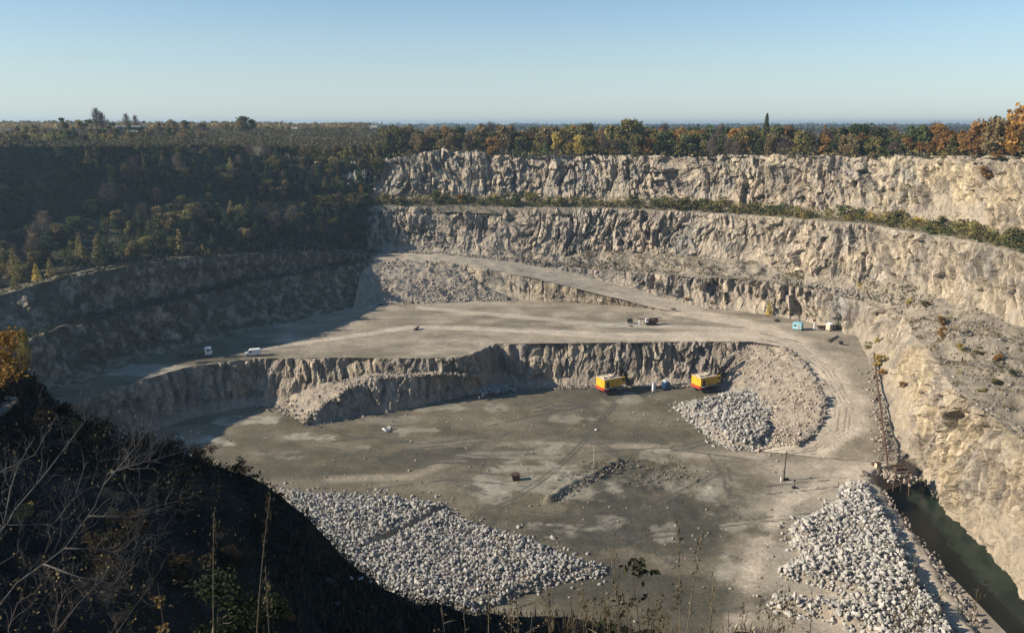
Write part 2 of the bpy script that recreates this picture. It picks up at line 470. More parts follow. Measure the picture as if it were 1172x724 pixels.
# ---- contours of the pit (left to right) -------------------------------------------------
L2q = [(-130,368,222),(0,332,259),(60,316,268),(130,303,281),(220,291,312),(300,286,347),(360,286,373),(420,286,403),(500,289,400),(600,297,395),(700,302,388),(800,307,372),(860,313,358),(930,324,328),(1000,337,305),(1060,352,282),(1110,376,255),(1172,402,232),(1290,462,198)]
L3q = [(-130,285,264),(0,272,302),(60,264,314),(130,256,330),(220,248,354),(300,242,382),(360,238,402),(420,236,412),(500,236,410),(600,237.5,405),(700,238.5,398),(800,243,383),(860,246.5,370),(930,252,342),(1000,258,322),(1060,268,297),(1110,276,275),(1172,291,251),(1290,325,215)]
L5q = [(-478,166,240),(-92,162,316),(42,162,355),(135,163,384),(232,168,413),(300,180,428),(360,184,432),(440,183,430),(500,171,428),(600,179,423),(700,177,415),(800,180,401),(860,177,388),(930,178,362),(1000,181,344),(1060,178,320),(1110,178,298),(1172,180,275),(1290,182,238)]
NEAR = lambda p, *A: np.concatenate([[np.array(p, float)], A[0]])
L2 = NEAR((-160, 95, 40), np.array([Q(*q) for q in L2q])); L3 = NEAR((-205, 95, 52), np.array([Q(*q) for q in L3q])); L5 = NEAR((-265, 95, 84), np.array([Q(*q) for q in L5q]))
L5q = [(-900, 166, 95)] + L5q
L4 = np.array([Q(q[0], q[1], q[2]) for q in L3q])
n3 = hnormal(L3)
L4 = L3 - n3 * 7.5; L4[:, 2] += 1.6

# middle rock wall (31 -> 51 m) and upper wall (52 -> 76 m); the left third is a wooded hillside
k0 = 7
cliff('cliff', L2[k0:], L3[k0:], 44, 3, 0.45, amp=1.3, talus=0.09, taluspush=0.3, ochre=[0.05, 0.05, 0.15, 0.1, 0.5, 0.35, 0.45, 0.4], soil_top=0.03, zjag=0.35)
cliff('cliff', L4[k0:], L5[k0:], 48, 8, 0.45, amp=1.5, talus=0.09, taluspush=0.3, ochre=[0.05, 0.35, 0.35, 0.35, 0.6, 0.85, 0.75], soil_top=0.10, zjag=1.6)
def hill_face(name, A, B, rows, seed):
    (a, b), u = resample([A, B], 1.3)
    v = np.linspace(0, 1, rows)[:, None, None]
    pos = a[None] * (1 - v) + b[None] * v
    n = hnormal((a + b) / 2)
    d = (fbm(u[None] / 16, v[..., 0] * 3, 4, seed) - 0.5) * 9 + (fbm(u[None] / 4, v[..., 0] * 14, 4, seed + 3) - 0.5) * 3
    d = d * np.minimum(1, 6 * np.minimum(v[..., 0], 1 - v[..., 0]))
    pos = pos + n[None] * d[..., None]
    pos[0, :, 2] -= 3.0; pos[0] += n * 1.0; pos[-1, :, 2] += 0.3; pos[-1] -= n * 2.0
    sh = d.shape
    return tag(mk(name, pos.reshape(-1, 3), gridfaces(rows, len(u)), M_HILL, attrs={}), kind='structure')
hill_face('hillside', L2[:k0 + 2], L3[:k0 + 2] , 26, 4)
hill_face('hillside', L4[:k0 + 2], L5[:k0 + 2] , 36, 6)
sheet('terrace', L3, L4 - n3 * 4 + np.array([0, 0, .6]), 1.5, 9, 12, 0.5, dust=0.3, mat=M_ROCK, veg_and_shade=0.7, skirt=3.0)

# low wall beside the haul ramp, right-hand wall down to the water
low_foot = [(560,296,393),(620,305,388),(680,318,377),(740,333,361),(790,347,346),(836,355,338),(872,359.5,330),(930,368,316),(985,385,293)]
low_rim = [(560,294,397),(620,301,392),(680,309,384),(740,312,370),(790,316,356),(836,319,346),(872,322,339),(930,331,325),(985,345,303)]
LF = np.array([Q(*q) for q in low_foot]); LR = np.array([Q(*q) for q in low_rim])
rf = [Q(985,385,293), P(1001,420,11.5), P(1010,455,8), P(1022,490,4), P(1036,520,0.5), P(1049,553,-7.5), P(1100,608,-7.5), P(1140,650,-7.5), P(1172,690,-7.5), P(1270,810,-7.5)]
rr = [Q(985,345,303), P(1035,361,25), P(1048,385,25), P(1065,402,25), P(1082,425,25), P(1093,447,25), P(1118,463,25), P(1140,480,25), P(1172,503,25), P(1270,575,25)]
RF = np.array(rf); RR = np.array(rr)
cliff('cliff', np.concatenate([LF, RF[1:]]), np.concatenate([LR, RR[1:]]), 64, 23, 0.4, amp=1.5, talus=0.10, taluspush=0.22, ochre=[0, 0, 0, 0.1, 0.15, 0.2, 0.3, 0.45, 0.7, 0.8, 0.8, 0.65, 0.55, 0.5], soil_top=0.05, col=1.2, zjag=0.5, flange=3)
# berm between the low rims and the foot of the middle wall
berm_front = np.concatenate([LR, RR[1:]])
bk = [Q(560,292,400),Q(620,298,397),Q(680,301,391),Q(740,304,383),Q(790,306.5,375),Q(836,311,365),Q(872,315,355),Q(930,323.5,331),Q(985,334,312),Q(1040,346,292),Q(1062,353,283),Q(1085,364,270),Q(1105,373,259),Q(1125,382,250),Q(1150,392,241),Q(1172,402,233),Q(1200,417,224),Q(1290,462,199)]
berm_back = np.array(bk)
bn = hnormal(berm_back)
def bermd(px, py, x, y, at):
    at['dust'] = 0.35 + 0.4 * (fbm(x / 9, y / 9, 3, 3) - 0.3)
LEDGE = sheet('ledge', berm_front, berm_back - bn * 3, 0.7, 40, 31, 0.9, dust=0.9, mat=M_ROCK, veg_and_shade=0.5, lift=lambda x, y, v: 6.5 * np.clip(v - 0.12, 0, 1) ** 1.4 + np.sin(v * math.pi) * ((fbm(x / 6, y / 6, 5, 91) - 0.42) * 6.5 + (fbm(x / 1.5, y / 1.5, 3, 92) - 0.5) * 1.3))

# left stepped wall in the shade
F1 = [P(20,455,14.5),P(90,438,14.5),P(200,400,14.5),P(260,385,14.5),P(300,375,14.5),P(380,358,14.5),P(428,345,14.5),P(434,341,14.5)]
Mq = [P(14,394,29),P(60,378,29),P(160,355,29),P(220,340,29),P(300,322,29),P(370,310,29),P(425,298,29.3),P(432,296,29.3)]
F1 = np.array(F1); Mq = np.array(Mq)
F1 = np.concatenate([[F1[0] + np.array([-14, -125, 0])], F1]); Mq = np.concatenate([[Mq[0] + np.array([-14, -125, 0])], Mq])
cliff('cliff', F1, Mq, 28, 41, 0.7, amp=0.9, talus=0.15, taluspush=0.4, ochre=0.05, veg_and_shade=1.3, flange=8.5)  # face colour darkened to paint in shade, besides shrub cover
N2 = np.array([(-157, 95, 41), Q(-130,376,214),Q(0,338,250),Q(60,321,259),Q(150,303,279),Q(220,295,302),Q(300,290.5,336),Q(372,290,359),Q(424,290,386),Q(432,289.5,392)])
M2 = np.concatenate([Mq[:1], [Mq[0] * 0.5 + Mq[1] * 0.5], Mq[1:]])
nM = hnormal(M2)
cliff('cliff', M2 - nM * 7.0 + np.array([0, 0, 0.3]), N2 - hnormal(N2) * 3.0, 30, 47, 0.7, amp=0.9, talus=0.12, taluspush=0.3, ochre=0.0, veg_and_shade=1.2, flange=6)  # upper face too: painted shade mixed with real growth
Lb = np.array([(-160, 95, 40), Q(-130,368,222),Q(0,332,259),Q(60,316,268),Q(148,301,288),Q(220,291,312),Q(300,286,347),Q(368,286,376),Q(420,286,403),Q(436,286,403)])
sheet('bench', N2, Lb + np.array([-3, 5, -0.2]), 1.0, 14, 44, 0.6, dust=0.2, mat=M_ROCK, veg_and_shade=0.75, skirt=4.0)

# ---- ramp climbing the back to the upper bench
rampF = np.array([Q(425,297,378),Q(500,299,374),Q(560,308,366),Q(612,318.5,358),Q(645,326,352),Q(692,338,346),Q(742,350,340),Q(775,358,333)])
rampB = np.array([Q(418,288,402),Q(500,290,396),Q(560,296,393),Q(620,305,388),Q(680,318,377),Q(740,333,361),Q(790,347,346),Q(836,355,338)])
rampB2 = rampB + np.array([1.5, 3, -0.3])
def rampd(px, py, x, y, at):
    at['dust'] = 0.85 + 0.4 * (fbm(x / 8, y / 8, 3, 5) - 0.5); at['pale'] = 0.35 * (fbm(x / 15, y / 5, 3, 9) > 0.5)
sheet('haul_road', rampF + np.array([0, -0.6, 0.02]), rampB2, 0.9, 22, 51, 0.25, dustfn=rampd)
# rubble slope and pale rock wall under the ramp
bf = np.array([P(428,345,14.4),P(500,344.5,14.4),P(530,343,14.4),P(562,343,14.4),P(612,345,14.4),P(648,346,14.4),P(695,349,14.4),P(742,353,14.4),P(772,359,14.4)])
bb = np.array([Q(427,297,378),Q(480,298,374),Q(525,301.5,371),Q(560,308,366),Q(612,318.5,358),Q(645,326,352),Q(692,338,346),Q(742,350,340),Q(772,358.5,334)])
cliff('cliff', bf, bb, 30, 57, 0.5, amp=0.6, talus=0.12, taluspush=0.2, ochre=[0, 0, 0.1, 0.55, 0.5, 0.15, 0.1, 0], soil_top=0.08, flange=2, zjag=0.3)
slope_f = np.array([P(404,353,14.3),P(422,350,14.3),P(450,349,14.3),P(490,348,14.3),P(515,346.5,14.3),P(538,345.5,14.3),P(556,345,14.3),P(580,344.5,14.3)])
slope_b = np.array([Q(419,297,379),Q(426,297,379),Q(450,297,377),Q(490,298.5,375),Q(512,301,373),Q(536,310,369),Q(554,328,363.5),Q(580,343,360)])
def lump(x, y, v): return np.sin(v * math.pi) * 1.6 + (fbm(x / 2.2, y / 2.2, 4, 7) - 0.5) * 2.0
sheet('scree_slope', slope_f, slope_b + np.array([0, 0, 0.2]), 0.5, 50, 61, 0.8, dust=0.5, mat=M_ROCK, lift=lump)

# ---- bench with the dusty road, sweeping down the ramp on the right to the floor
pairs = [((40,480,14.5),(20,455,14.5)),((140,440,14.5),(90,438,14.5)),((215,420,14.5),(200,400,14.5)),((290,410,14.5),(260,385,14.5)),((400,409,14.5),(300,375,14.5)),((470,410,14.5),(380,358,14.5)),
 ((528,408.5,14.5),(430,345,14.5)),((546,401.5,14.5),(500,344,14.5)),((566,393.4,14.5),(560,343,14.5)),((600,393,14.5),(620,346,14.5)),((700,392,14.5),(690,348,14.5)),((800,390.5,14.5),(790,352,14.5)),((860,391,14.5),(880,360,14.5)),
 ((897,397,14),(985,385,14.5)),((925,420,11),(1001,420,11.5)),((942,455,8),(1010,455,8)),((938,490,4),(1022,490,4)),((910,508,1.5),(1030,510,1.2)),((868,516,0.1),(1012,528,0.1))]
BA = np.array([P(*a) for a, b in pairs]); BB = np.array([P(*b) for a, b in pairs])
BA = NEAR(BA[0] + np.array([-6, -110, 0]), BA); BB = NEAR(BB[0] + np.array([-10, -110, 0]), BB)
bnrm = hnormal(BB)
road1 = [(300,399),(400,385),(470,374),(560,376),(650,381),(720,386),(800,385),(862,384),(905,394),(945,424),(966,460),(962,492),(930,514),(868,522)]
road2 = [(480,352),(600,363),(700,372),(790,374),(850,378)]
road3 = [(775,356),(836,366),(880,377),(910,392)]
def benchd(px, py, x, y, at):
    d1 = dline(px, py, road1); d2 = dline(px, py, road2); d3 = dline(px, py, road3)
    wid = np.interp(px, [300, 600, 760, 860, 900], [3, 6, 12, 18, 26])
    at['dust'] = 0.38 + 0.85 * (fbm(x / 10, y / 6, 5, 5) - 0.45) - 0.5 * sstep(340, 250, px)  # dust tone lowered at the left to paint shade into the ground
    at['dust'] += 0.6 * (1 - sstep(wid * 0.5, wid * 1.4, d1)) + 0.45 * (1 - sstep(2, 7, d2)) + 0.6 * (1 - sstep(6, 16, d3))
    at['pale'] = 0.55 * (1 - sstep(1.0, 4.0, d2)) + 0.35 * (1 - sstep(1, wid * 0.6, d1)) * (px < 780) + 0.75 * blob(px, py, 712, 371, 34, 4, 41)
    # ruts on the ramp
    for off in (-9, -3, 4, 11):
        at['track'] += 0.55 * (1 - sstep(0.3, 1.6, np.abs(d1 - abs(off)))) * (px > 870) * (sstep(0.4, 0.6, fbm(x / 5, y / 5, 3, 26 + off)))
    at['wet'] = 0.6 * blob(px, py, 190, 425, 90, 12, 5) * 0 + 0.35 * blob(px, py, 610, 375, 60, 4, 8)
    at['pale'] += 0.6 * blob(px, py, 170, 425, 95, 9, 15)
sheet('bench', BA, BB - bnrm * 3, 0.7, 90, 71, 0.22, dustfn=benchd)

# wall under the bench, and the loose slope inside the bend of the ramp
wr = [((40,480,14.5),(60,520,0)),((140,440,14.5),(150,500,0)),((215,420,14.5),(222,478,0)),((290,410,14.5),(290,464,0)),((330,410,14.5),(330,466,0)),((400,409,14.5),(400,464,0)),((470,410,14.5),(470,461,0)),((520,409,14.5),(526,456,0)),((528,408.5,14.5),(540,453,0)),
 ((546,401.5,14.5),(562,448,0)),((566,393.4,14.5),(584,442,0)),((572,393.2,14.5),(592,442.5,0)),((600,393,14.5),(606,443.5,0)),((700,392,14.5),(700,441,0)),((800,390.5,14.5),(792,440.8,0)),((845,391,14.5),(832,442,0))]
WR = np.array([P(*a) for a, b in wr]); WF = np.array([P(*b) for a, b in wr])
WR = NEAR(WR[0] + np.array([-6, -110, 0]), WR); WF = NEAR(WF[0] + np.array([-4, -110, 0]), WF)
cliff('cliff', WF, WR, 34, 81, 0.42, amp=0.7, talus=0.16, taluspush=0.45, ochre=[0, 0, 0, 0.1, 0.3, 0.2, 0.1, 0.1], soil_top=0.02, zjag=0.3, flange=4, veg_and_shade=[2.2, 2.2, 2.2, 2.0, 1.4, 0.4, 0, 0, 0, 0, 0, 0, 0], sm=1.2, talvar=2.4, flute=0.6)  # high values at the left end paint shade onto the rock
sl = [((838,390.6,14.4),(812,446,-0.3)),((861,390.8,14.4),(824,448,-0.3)),((897,397,14),(838,452,-0.3)),((925,420,11),(842,462,-0.3)),((942,455,8),(850,476,-0.3)),((938,490,4),(862,496,-0.3)),((910,508,1.5),(872,510,-0.3)),((866,516,0.1),(862,519,-0.2))]
SA = np.array([P(*b) for a, b in sl]); SB = np.array([P(*a) for a, b in sl])
SB = SB + (SB - SA) / np.linalg.norm((SB - SA)[:, :2], axis=1)[:, None] * np.array([1.4, 1.4, 0]) - np.array([0, 0, 0.25])
def lump2(x, y, v): return np.sin(v * math.pi) * 0.4 + (fbm(x / 2.0, y / 2.0, 4, 17) - 0.5) * 1.5 * np.minimum(1, 8 * (1 - v))
sheet('scree_slope', SA, SB, 0.5, 50, 83, 0.5, dust=0.45, mat=M_ROCK, lift=lump2)

# spur of waste rock running out from the bench wall
cr = [(345,483,1),(358,473,3),(372,462,5.2),(400,442,8.6),(430,433,10),(480,430,9.5),(515,428,9.5),(545,430,7)]
ft = [(348,488,-0.3),(360,487,-0.3),(376,484,-0.3),(409,476,-0.3),(442,473,-0.3),(484,466,-0.3),(520,455,-0.3),(560,448,-0.3)]
bkp = [(318,470,-0.3),(318,458,0.5),(325,448,3),(365,438,6),(420,429,8.6),(480,425,9.5),(520,422,9.8),(552,425,7)]
CRp = np.array([P(*q) for q in cr]); FTp = np.array([P(*q) for q in ft]); BKp = np.array([P(*q) for q in bkp])
cliff('waste_spur', FTp, CRp, 26, 91, 0.4, amp=0.6, talus=0.2, taluspush=0.25, ochre=0.0, soil_top=0.05, zjag=0.3, flange=2, sm=2.0, talvar=0.5)
sheet('waste_spur', CRp + np.array([0, 0, 0.1]), BKp + np.array([0, 2, 0]), 0.5, 30, 93, 0.7, dust=0.55, mat=M_ROCK, lift=lambda x, y, v: (fbm(x / 1.8, y / 1.8, 4, 95) - 0.5) * 2.2 * np.sin(v * math.pi))

# ---- quarry floor
def floor():
    xs = np.arange(-155, 125, 0.7); ys = np.arange(95, 300, 0.7)
    X, Y = np.meshgrid(xs, ys)
    # bank of the flooded trench on the right
    bank = np.interp(Y, [90, 134, 150, 165, 180, 200, 206, 213, 221, 300], [82.5, 84.7, 87.0, 89.5, 91.5, 93.6, 96.5, 106, 130, 130]) + (fbm(X * 0, Y / 3, 4, 3) - 0.5) * 3
    drop = np.clip(X - bank, 0, 60)
    Z = (fbm(X / 9, Y / 9, 4, 5) - 0.5) * 0.5 + (fbm(X / 1.7, Y / 1.7, 3, 6) - 0.5) * 0.14
    Z = Z - np.minimum(drop * 1.9, 12) + np.where(drop > 0, (fbm(X / 2, Y / 2, 3, 15) - 0.5) * 1.2, 0)
    Z += 0.9 * np.exp(-((X - bank + 1.8) / 1.3) ** 2) * (fbm(X / 3, Y / 3, 3, 19)) * (Y < 203)
    px, py = proj(np.stack([X, Y, Z], -1))
    # ridges of dragged mud
    rid = dline(px, py, [(628, 573), (652, 556), (680, 545), (706, 530)])
    Z += 1.5 * (1 - sstep(1, 9, rid)) * (0.35 + fbm(X / 1.3, Y / 1.3, 4, 23)) * (rid < 20)
    rid2 = dline(px, py, [(640, 545), (690, 527), (720, 530)])
    Z += 0.7 * (1 - sstep(1, 12, rid2)) * fbm(X / 1.1, Y / 1.1, 4, 24)
    rough = blob(px, py, 770, 548, 55, 26, 33); Z += rough * (fbm(X / 1.2, Y / 1.2, 4, 26) - 0.4) * 1.0
    at = {k: X * 0.0 for k in ('dust', 'wet', 'pale', 'track')}
    at['dust'] = 0.06 + 0.5 * (fbm(X / 13, Y / 9, 4, 12) - 0.5)
    east = sstep(770, 1000, px + (fbm(X / 10, Y / 10, 4, 2) - 0.5) * 160) * sstep(505, 535, py)
    at['dust'] += 0.75 * east
    lane = 1 - sstep(5, 22, dline(px, py, [(1000, 535), (950, 548), (900, 575), (870, 620), (850, 680), (840, 740)]))
    at['dust'] += 0.45 * lane
    at['dust'] += 0.6 * (1 - sstep(3, 14, dline(px, py, [(870, 521), (800, 521), (730, 510), (640, 504), (560, 512), (470, 545), (380, 548)])))  * 0.55
    for i, (cx, cy, rx, ry, s) in enumerate([(355,500,30,5,.7),(285,480,42,5,.9),(235,503,34,7,.8),(500,464,34,7,.55),(660,478,36,9,.45),(575,466,18,5,.4),(610,540,70,24,.55),(720,457,26,6,.5),(755,520,30,9,.4),(640,608,26,10,.6),
            (790,552,40,14,.35),(480,492,24,6,.5),(405,512,20,4,.4),(440,480,46,5,.35),(330,520,30,4,.4),(820,570,22,10,.5),(850,600,22,10,.5),(830,650,12,14,.6),(760,612,16,12,.5),(905,660,40,30,.4),(560,560,40,16,.5),(600,520,60,7,.4),(690,600,18,9,.45),(880,575,60,26,.3)]):
        at['pale'] += s * blob(px, py, cx, cy, rx, ry, 100 + i, 0.22)
    for i, (cx, cy, rx, ry, s) in enumerate([(705,575,50,44,.9),(660,600,110,22,.75),(760,600,90,40,.6),(560,610,60,20,.5),(560,515,70,9,.5),(700,500,90,10,.55),(480,520,80,10,.5),(800,600,60,26,.55),(620,450,90,10,.4),(760,680,120,40,.6),(740,445,120,7,.5),(640,660,90,24,.5),(330,540,80,10,.35)]):
        at['wet'] += s * blob(px, py, cx, cy, rx, ry, 200 + i, 0.45)
    tr = []
    for (cx, cy, rx, ry, a0, a1) in [(476,522,24,8,1.2,4.9),(480,524,18,6,1.0,4.6),(520,535,60,10,0.2,2.6),(520,537,52,8,0.2,2.6)]:
        tr.append([(cx + rx * math.cos(a0 + (a1 - a0) * k / 16), cy - ry * math.sin(a0 + (a1 - a0) * k / 16)) for k in range(17)])
    tr += [[(560,487),(640,470),(690,462)],[(600,545),(540,540),(470,533)],[(830,530),(838,550),(834,570)],[(812,520),(828,545),(832,566)],[(380,505),(430,500),(480,508),(560,500)],
           [(610,600),(700,612),(790,606)],[(606,606),(700,618),(800,611)],[(735,640),(800,625),(850,640)],[(330,470),(400,478),(470,474)],[(880,565),(930,560),(1000,552)],[(878,556),(930,551),(990,544)],
           [(420,560),(520,548),(600,556)],[(590,492),(560,505),(480,512)],[(640,520),(760,512),(860,526)],[(560,580),(650,590),(760,585)]]
    rr_ = random.Random(5)
    for _ in range(16):
        x0 = rr_.uniform(330, 820); y0 = rr_.uniform(465, 620); a = rr_.uniform(-0.35, 0.35); L = rr_.uniform(40, 150); c_ = rr_.uniform(-0.004, 0.004)
        line = [(x0 + L * k / 10, y0 + a * L * k / 10 + c_ * (L * k / 10) ** 2) for k in range(11)]
        tr.append(line); tr.append([(p + 1, q + 4.5) for p, q in line])
    for i, t in enumerate(tr):
        at['track'] += 0.95 * (1 - sstep(0.7, 2.6, dline(px, py, t))) * sstep(0.25, 0.48, fbm(X / 3, Y / 3, 3, 300 + i))
    at['wet'] *= 0.7 + 1.0 * fbm(X / 3.5, Y / 2.2, 5, 77); at['pale'] = np.minimum(at['pale'], 0.8) * sstep(0.28, 0.5, fbm(X / 5.5, Y / 3.2, 6, 78)) * 0.9
    at['dust'] += 0.5 * (drop > 0.2)
    at = {k: np.clip(v, 0, 1) for k, v in at.items()}
    return tag(mk('quarry_floor', np.stack([X, Y, Z], -1).reshape(-1, 3), gridfaces(*X.shape), M_GROUND, smooth=True, attrs=at), kind='structure')
floor()

# ---- water in the trench
m, nt, b = new_mat('pond_water'); g = NG(nt)
nt.links.new(g.ramp(g.noise(g.coords(), 0.12, 4), [(0.35, (0.008, 0.016, 0.011)), (0.65, (0.02, 0.034, 0.02))]), b.inputs['Base Color'])
b.inputs['Roughness'].default_value = 0.22; b.inputs['Specular IOR Level'].default_value = 0.14
g.bump(g.noise(g.coords(), 1.6, 3), 0.15, 0.05, b)
M_WATER = m
tag(mk('water', [(80, 90, -6), (140, 90, -6), (140, 226, -6), (80, 226, -6)], np.array([[0, 1, 2, 3]]), M_WATER), kind='structure')

# ---- country round the pit
def plateau():
    ring = [tuple(p) for p in L5]
    ring = ring[2:]
    left = [(-30,-12,84),(-90,35,85),(-190,80,84.5),(-262,150,84),(-304,215,83.5),(-275,274,83)]
    right = [(165,170,84),(150,90,86),(100,10,87),(40,-22,86)]
    ring = left + ring + right
    ring = np.array(ring)
    c = np.array([0.0, 190.0])
    closed = np.concatenate([ring, ring[:1]])
    seg = np.linalg.norm(np.diff(closed[:, :2], axis=0), axis=1); s = np.concatenate([[0], np.cumsum(seg)])
    u = np.linspace(0, s[-1], 900)
    rim = np.stack([np.interp(u, s, closed[:, k]) for k in range(3)], 1)
    d = rim[:, :2] - c; rr0 = np.linalg.norm(d, axis=1, keepdims=True); d = d / rr0
    rad = np.concatenate([[0, 3, 7, 12, 18], np.geomspace(26, 6200, 46)])
    px0 = np.degrees(np.arctan2(d[:, 0], d[:, 1]))
    west = sstep(-5, -45, px0) * sstep(-150, -110, px0)
    rows = []
    for r in rad:
        xy = rim[:, :2] + d * r
        far = 77.5 + west * 10.5 * sstep(0, 260, r) * (1 - sstep(900, 3000, r))
        k = sstep(6, 160, r)
        z = rim[:, 2] * (1 - k) + far * k - 0.6
        z = z + (fbm(xy[:, 0] / 60, xy[:, 1] / 60, 3, 4) - 0.5) * 3 * sstep(10, 120, r) + (fbm(xy[:, 0] / 9, xy[:, 1] / 9, 3, 9) - 0.5) * 1.2
        rows.append(np.column_stack([xy, z]))
    V = np.concatenate(rows)
    m, nt, b = new_mat('autumn_country'); g = NG(nt)
    v = g.coords()
    c_ = g.ramp(g.noise(v, 0.02, 8, 0.7), [(0.3, (0.055, 0.05, 0.028)), (0.5, (0.10, 0.085, 0.05)), (0.62, (0.16, 0.125, 0.07)), (0.75, (0.075, 0.075, 0.035))])
    c_ = g.scale_col(c_, g.mr(g.noise(v, 0.5, 6, 0.8), 0.3, 0.7, 0.65, 1.3))
    nt.links.new(c_, b.inputs['Base Color'])
    tag(mk('plateau', V, gridfaces(len(rad), 900), m, smooth=True), kind='structure')
    return rim, d, west
RIM, RIMD, WEST = plateau()

# ---- near slope under the camera, falling away to the right in its own shade
sil = [(-260,400),(-120,416),(0,432),(22,421),(36,424),(58,446),(82,466),(112,481),(150,491),(190,504),(220,513),(262,530),(300,549),(332,581),(380,625),(430,661),(480,690),(540,704),(620,702),(700,712),(790,722),(860,720),(960,736),(1200,790)]
YC = 33.0
SX = np.array([Q(a, c, YC)[0] for a, c in sil]); SZ = np.array([Q(a, c, YC)[2] for a, c in sil])
def fgz(x, y, detail=True):
    x = np.asarray(x, float); y = np.asarray(y, float)
    base = np.interp(x, SX, SZ)
    base = np.where(x < SX[2], np.maximum(base, SZ[2] + (SX[2] - x) * 0.03), base)
    base = base - np.clip(y - YC, 0, 100) * 1.7
    r = np.hypot(x * 0.9, np.maximum(y, 0))
    led = 88.35 - np.maximum(0, r - 1.0) * 0.62 - np.maximum(0, r - 4) * 0.75
    z = np.maximum(base, led)
    if detail:
        z = z + ((fbm(x / 3, y / 3, 4, 51) - 0.5) * 1.0 + (fbm(x / 0.8, y / 0.8, 3, 52) - 0.5) * 0.35) * np.where(r < 5, 0.3, 1)
    return z
xs = np.arange(-70, 60, 0.3); ys = np.arange(-14, 62, 0.3)
X, Y = np.meshgrid(xs, ys)
Zf = fgz(X, Y)
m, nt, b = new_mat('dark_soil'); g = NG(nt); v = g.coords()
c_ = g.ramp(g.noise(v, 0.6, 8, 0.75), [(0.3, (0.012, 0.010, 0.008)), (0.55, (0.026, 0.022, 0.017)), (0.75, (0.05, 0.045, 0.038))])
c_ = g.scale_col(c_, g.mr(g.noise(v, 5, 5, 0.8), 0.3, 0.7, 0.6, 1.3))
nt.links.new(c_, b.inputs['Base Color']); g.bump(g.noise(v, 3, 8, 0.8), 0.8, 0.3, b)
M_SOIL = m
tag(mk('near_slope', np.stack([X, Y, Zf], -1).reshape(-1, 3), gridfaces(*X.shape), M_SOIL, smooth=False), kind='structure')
#@OBJECTS
# ================================================================== stones
def ico(sub):
    import bmesh
    bm = bmesh.new(); bmesh.ops.create_icosphere(bm, subdivisions=sub, radius=1)
    v = np.array([tuple(x.co) for x in bm.verts]); f = np.array([[q.index for q in x.verts] for x in bm.faces]); bm.free()
    return v, f
ICO1, ICO1F = ico(1); ICO2, ICO2F = ico(2); ICO3, ICO3F = ico(3)

def stone_shape(seed, base=ICO2, nplane=11):
    r = np.random.default_rng(seed)
    n = r.normal(size=(nplane, 3)); n /= np.linalg.norm(n, axis=1, keepdims=True)
    d = r.uniform(0.42, 0.85, nplane)
    dots = base @ n.T
    rad = np.min(np.where(dots > 0.05, d / np.maximum(dots, 0.05), 9), axis=1); rad = np.minimum(rad, 1.25)
    v = base * rad[:, None] * np.array([1.0, r.uniform(0.65, 1.0), r.uniform(0.55, 0.85)])
    return v
def rot_matrix(r):
    q = r.normal(size=4); q /= np.linalg.norm(q); a, b, c, d = q
    return np.array([[1-2*(c*c+d*d), 2*(b*c-a*d), 2*(b*d+a*c)], [2*(b*c+a*d), 1-2*(b*b+d*d), 2*(c*d-a*b)], [2*(b*d-a*c), 2*(c*d+a*b), 1-2*(b*b+c*c)]])
M_MUDSTONE = boulder_mat('muddy_stone', (0.13, 0.11, 0.08), (0.26, 0.22, 0.165))
LOW = [stone_shape(500 + i, ICO1, 6) * 1.2 for i in range(14)]
def stone_mass(name, items, mat, label, cat, seed):
    """items: list of (x, y, z, radius); one uncountable mass of stones"""
    r = np.random.default_rng(seed); V = []; Fc = []; T = []; n = 0
    for (x, y, z, s) in items:
        v = LOW[r.integers(len(LOW))] @ rot_matrix(r).T * s + np.array([x, y, z])
        V.append(v); Fc.append(ICO1F + n); n += len(v); T.append(np.full(len(v), r.random()))
    o = mk(name, np.concatenate(V), np.concatenate(Fc), mat, attrs={'tint': np.concatenate(T)})
    return tag(o, label, cat, kind='stuff')

def inpoly(x, y, poly):
    x = np.asarray(x); y = np.asarray(y); c = np.zeros(x.shape, bool); j = len(poly) - 1
    for i in range(len(poly)):
        xi, yi = poly[i]; xj, yj = poly[j]
        hit = ((yi > y) != (yj > y)) & (x < (xj - xi) * (y - yi) / (yj - yi + 1e-12) + xi)
        c ^= hit; j = i
    return c
def polydist(x, y, poly):
    d = np.full(np.shape(x), 1e9)
    for (x0, y0), (x1, y1) in zip(poly, list(poly[1:]) + [poly[0]]):
        L2 = (x1 - x0) ** 2 + (y1 - y0) ** 2 + 1e-9
        t = np.clip(((x - x0) * (x1 - x0) + (y - y0) * (y1 - y0)) / L2, 0, 1)
        d = np.minimum(d, np.hypot(x - x0 - t * (x1 - x0), y - y0 - t * (y1 - y0)))
    return d

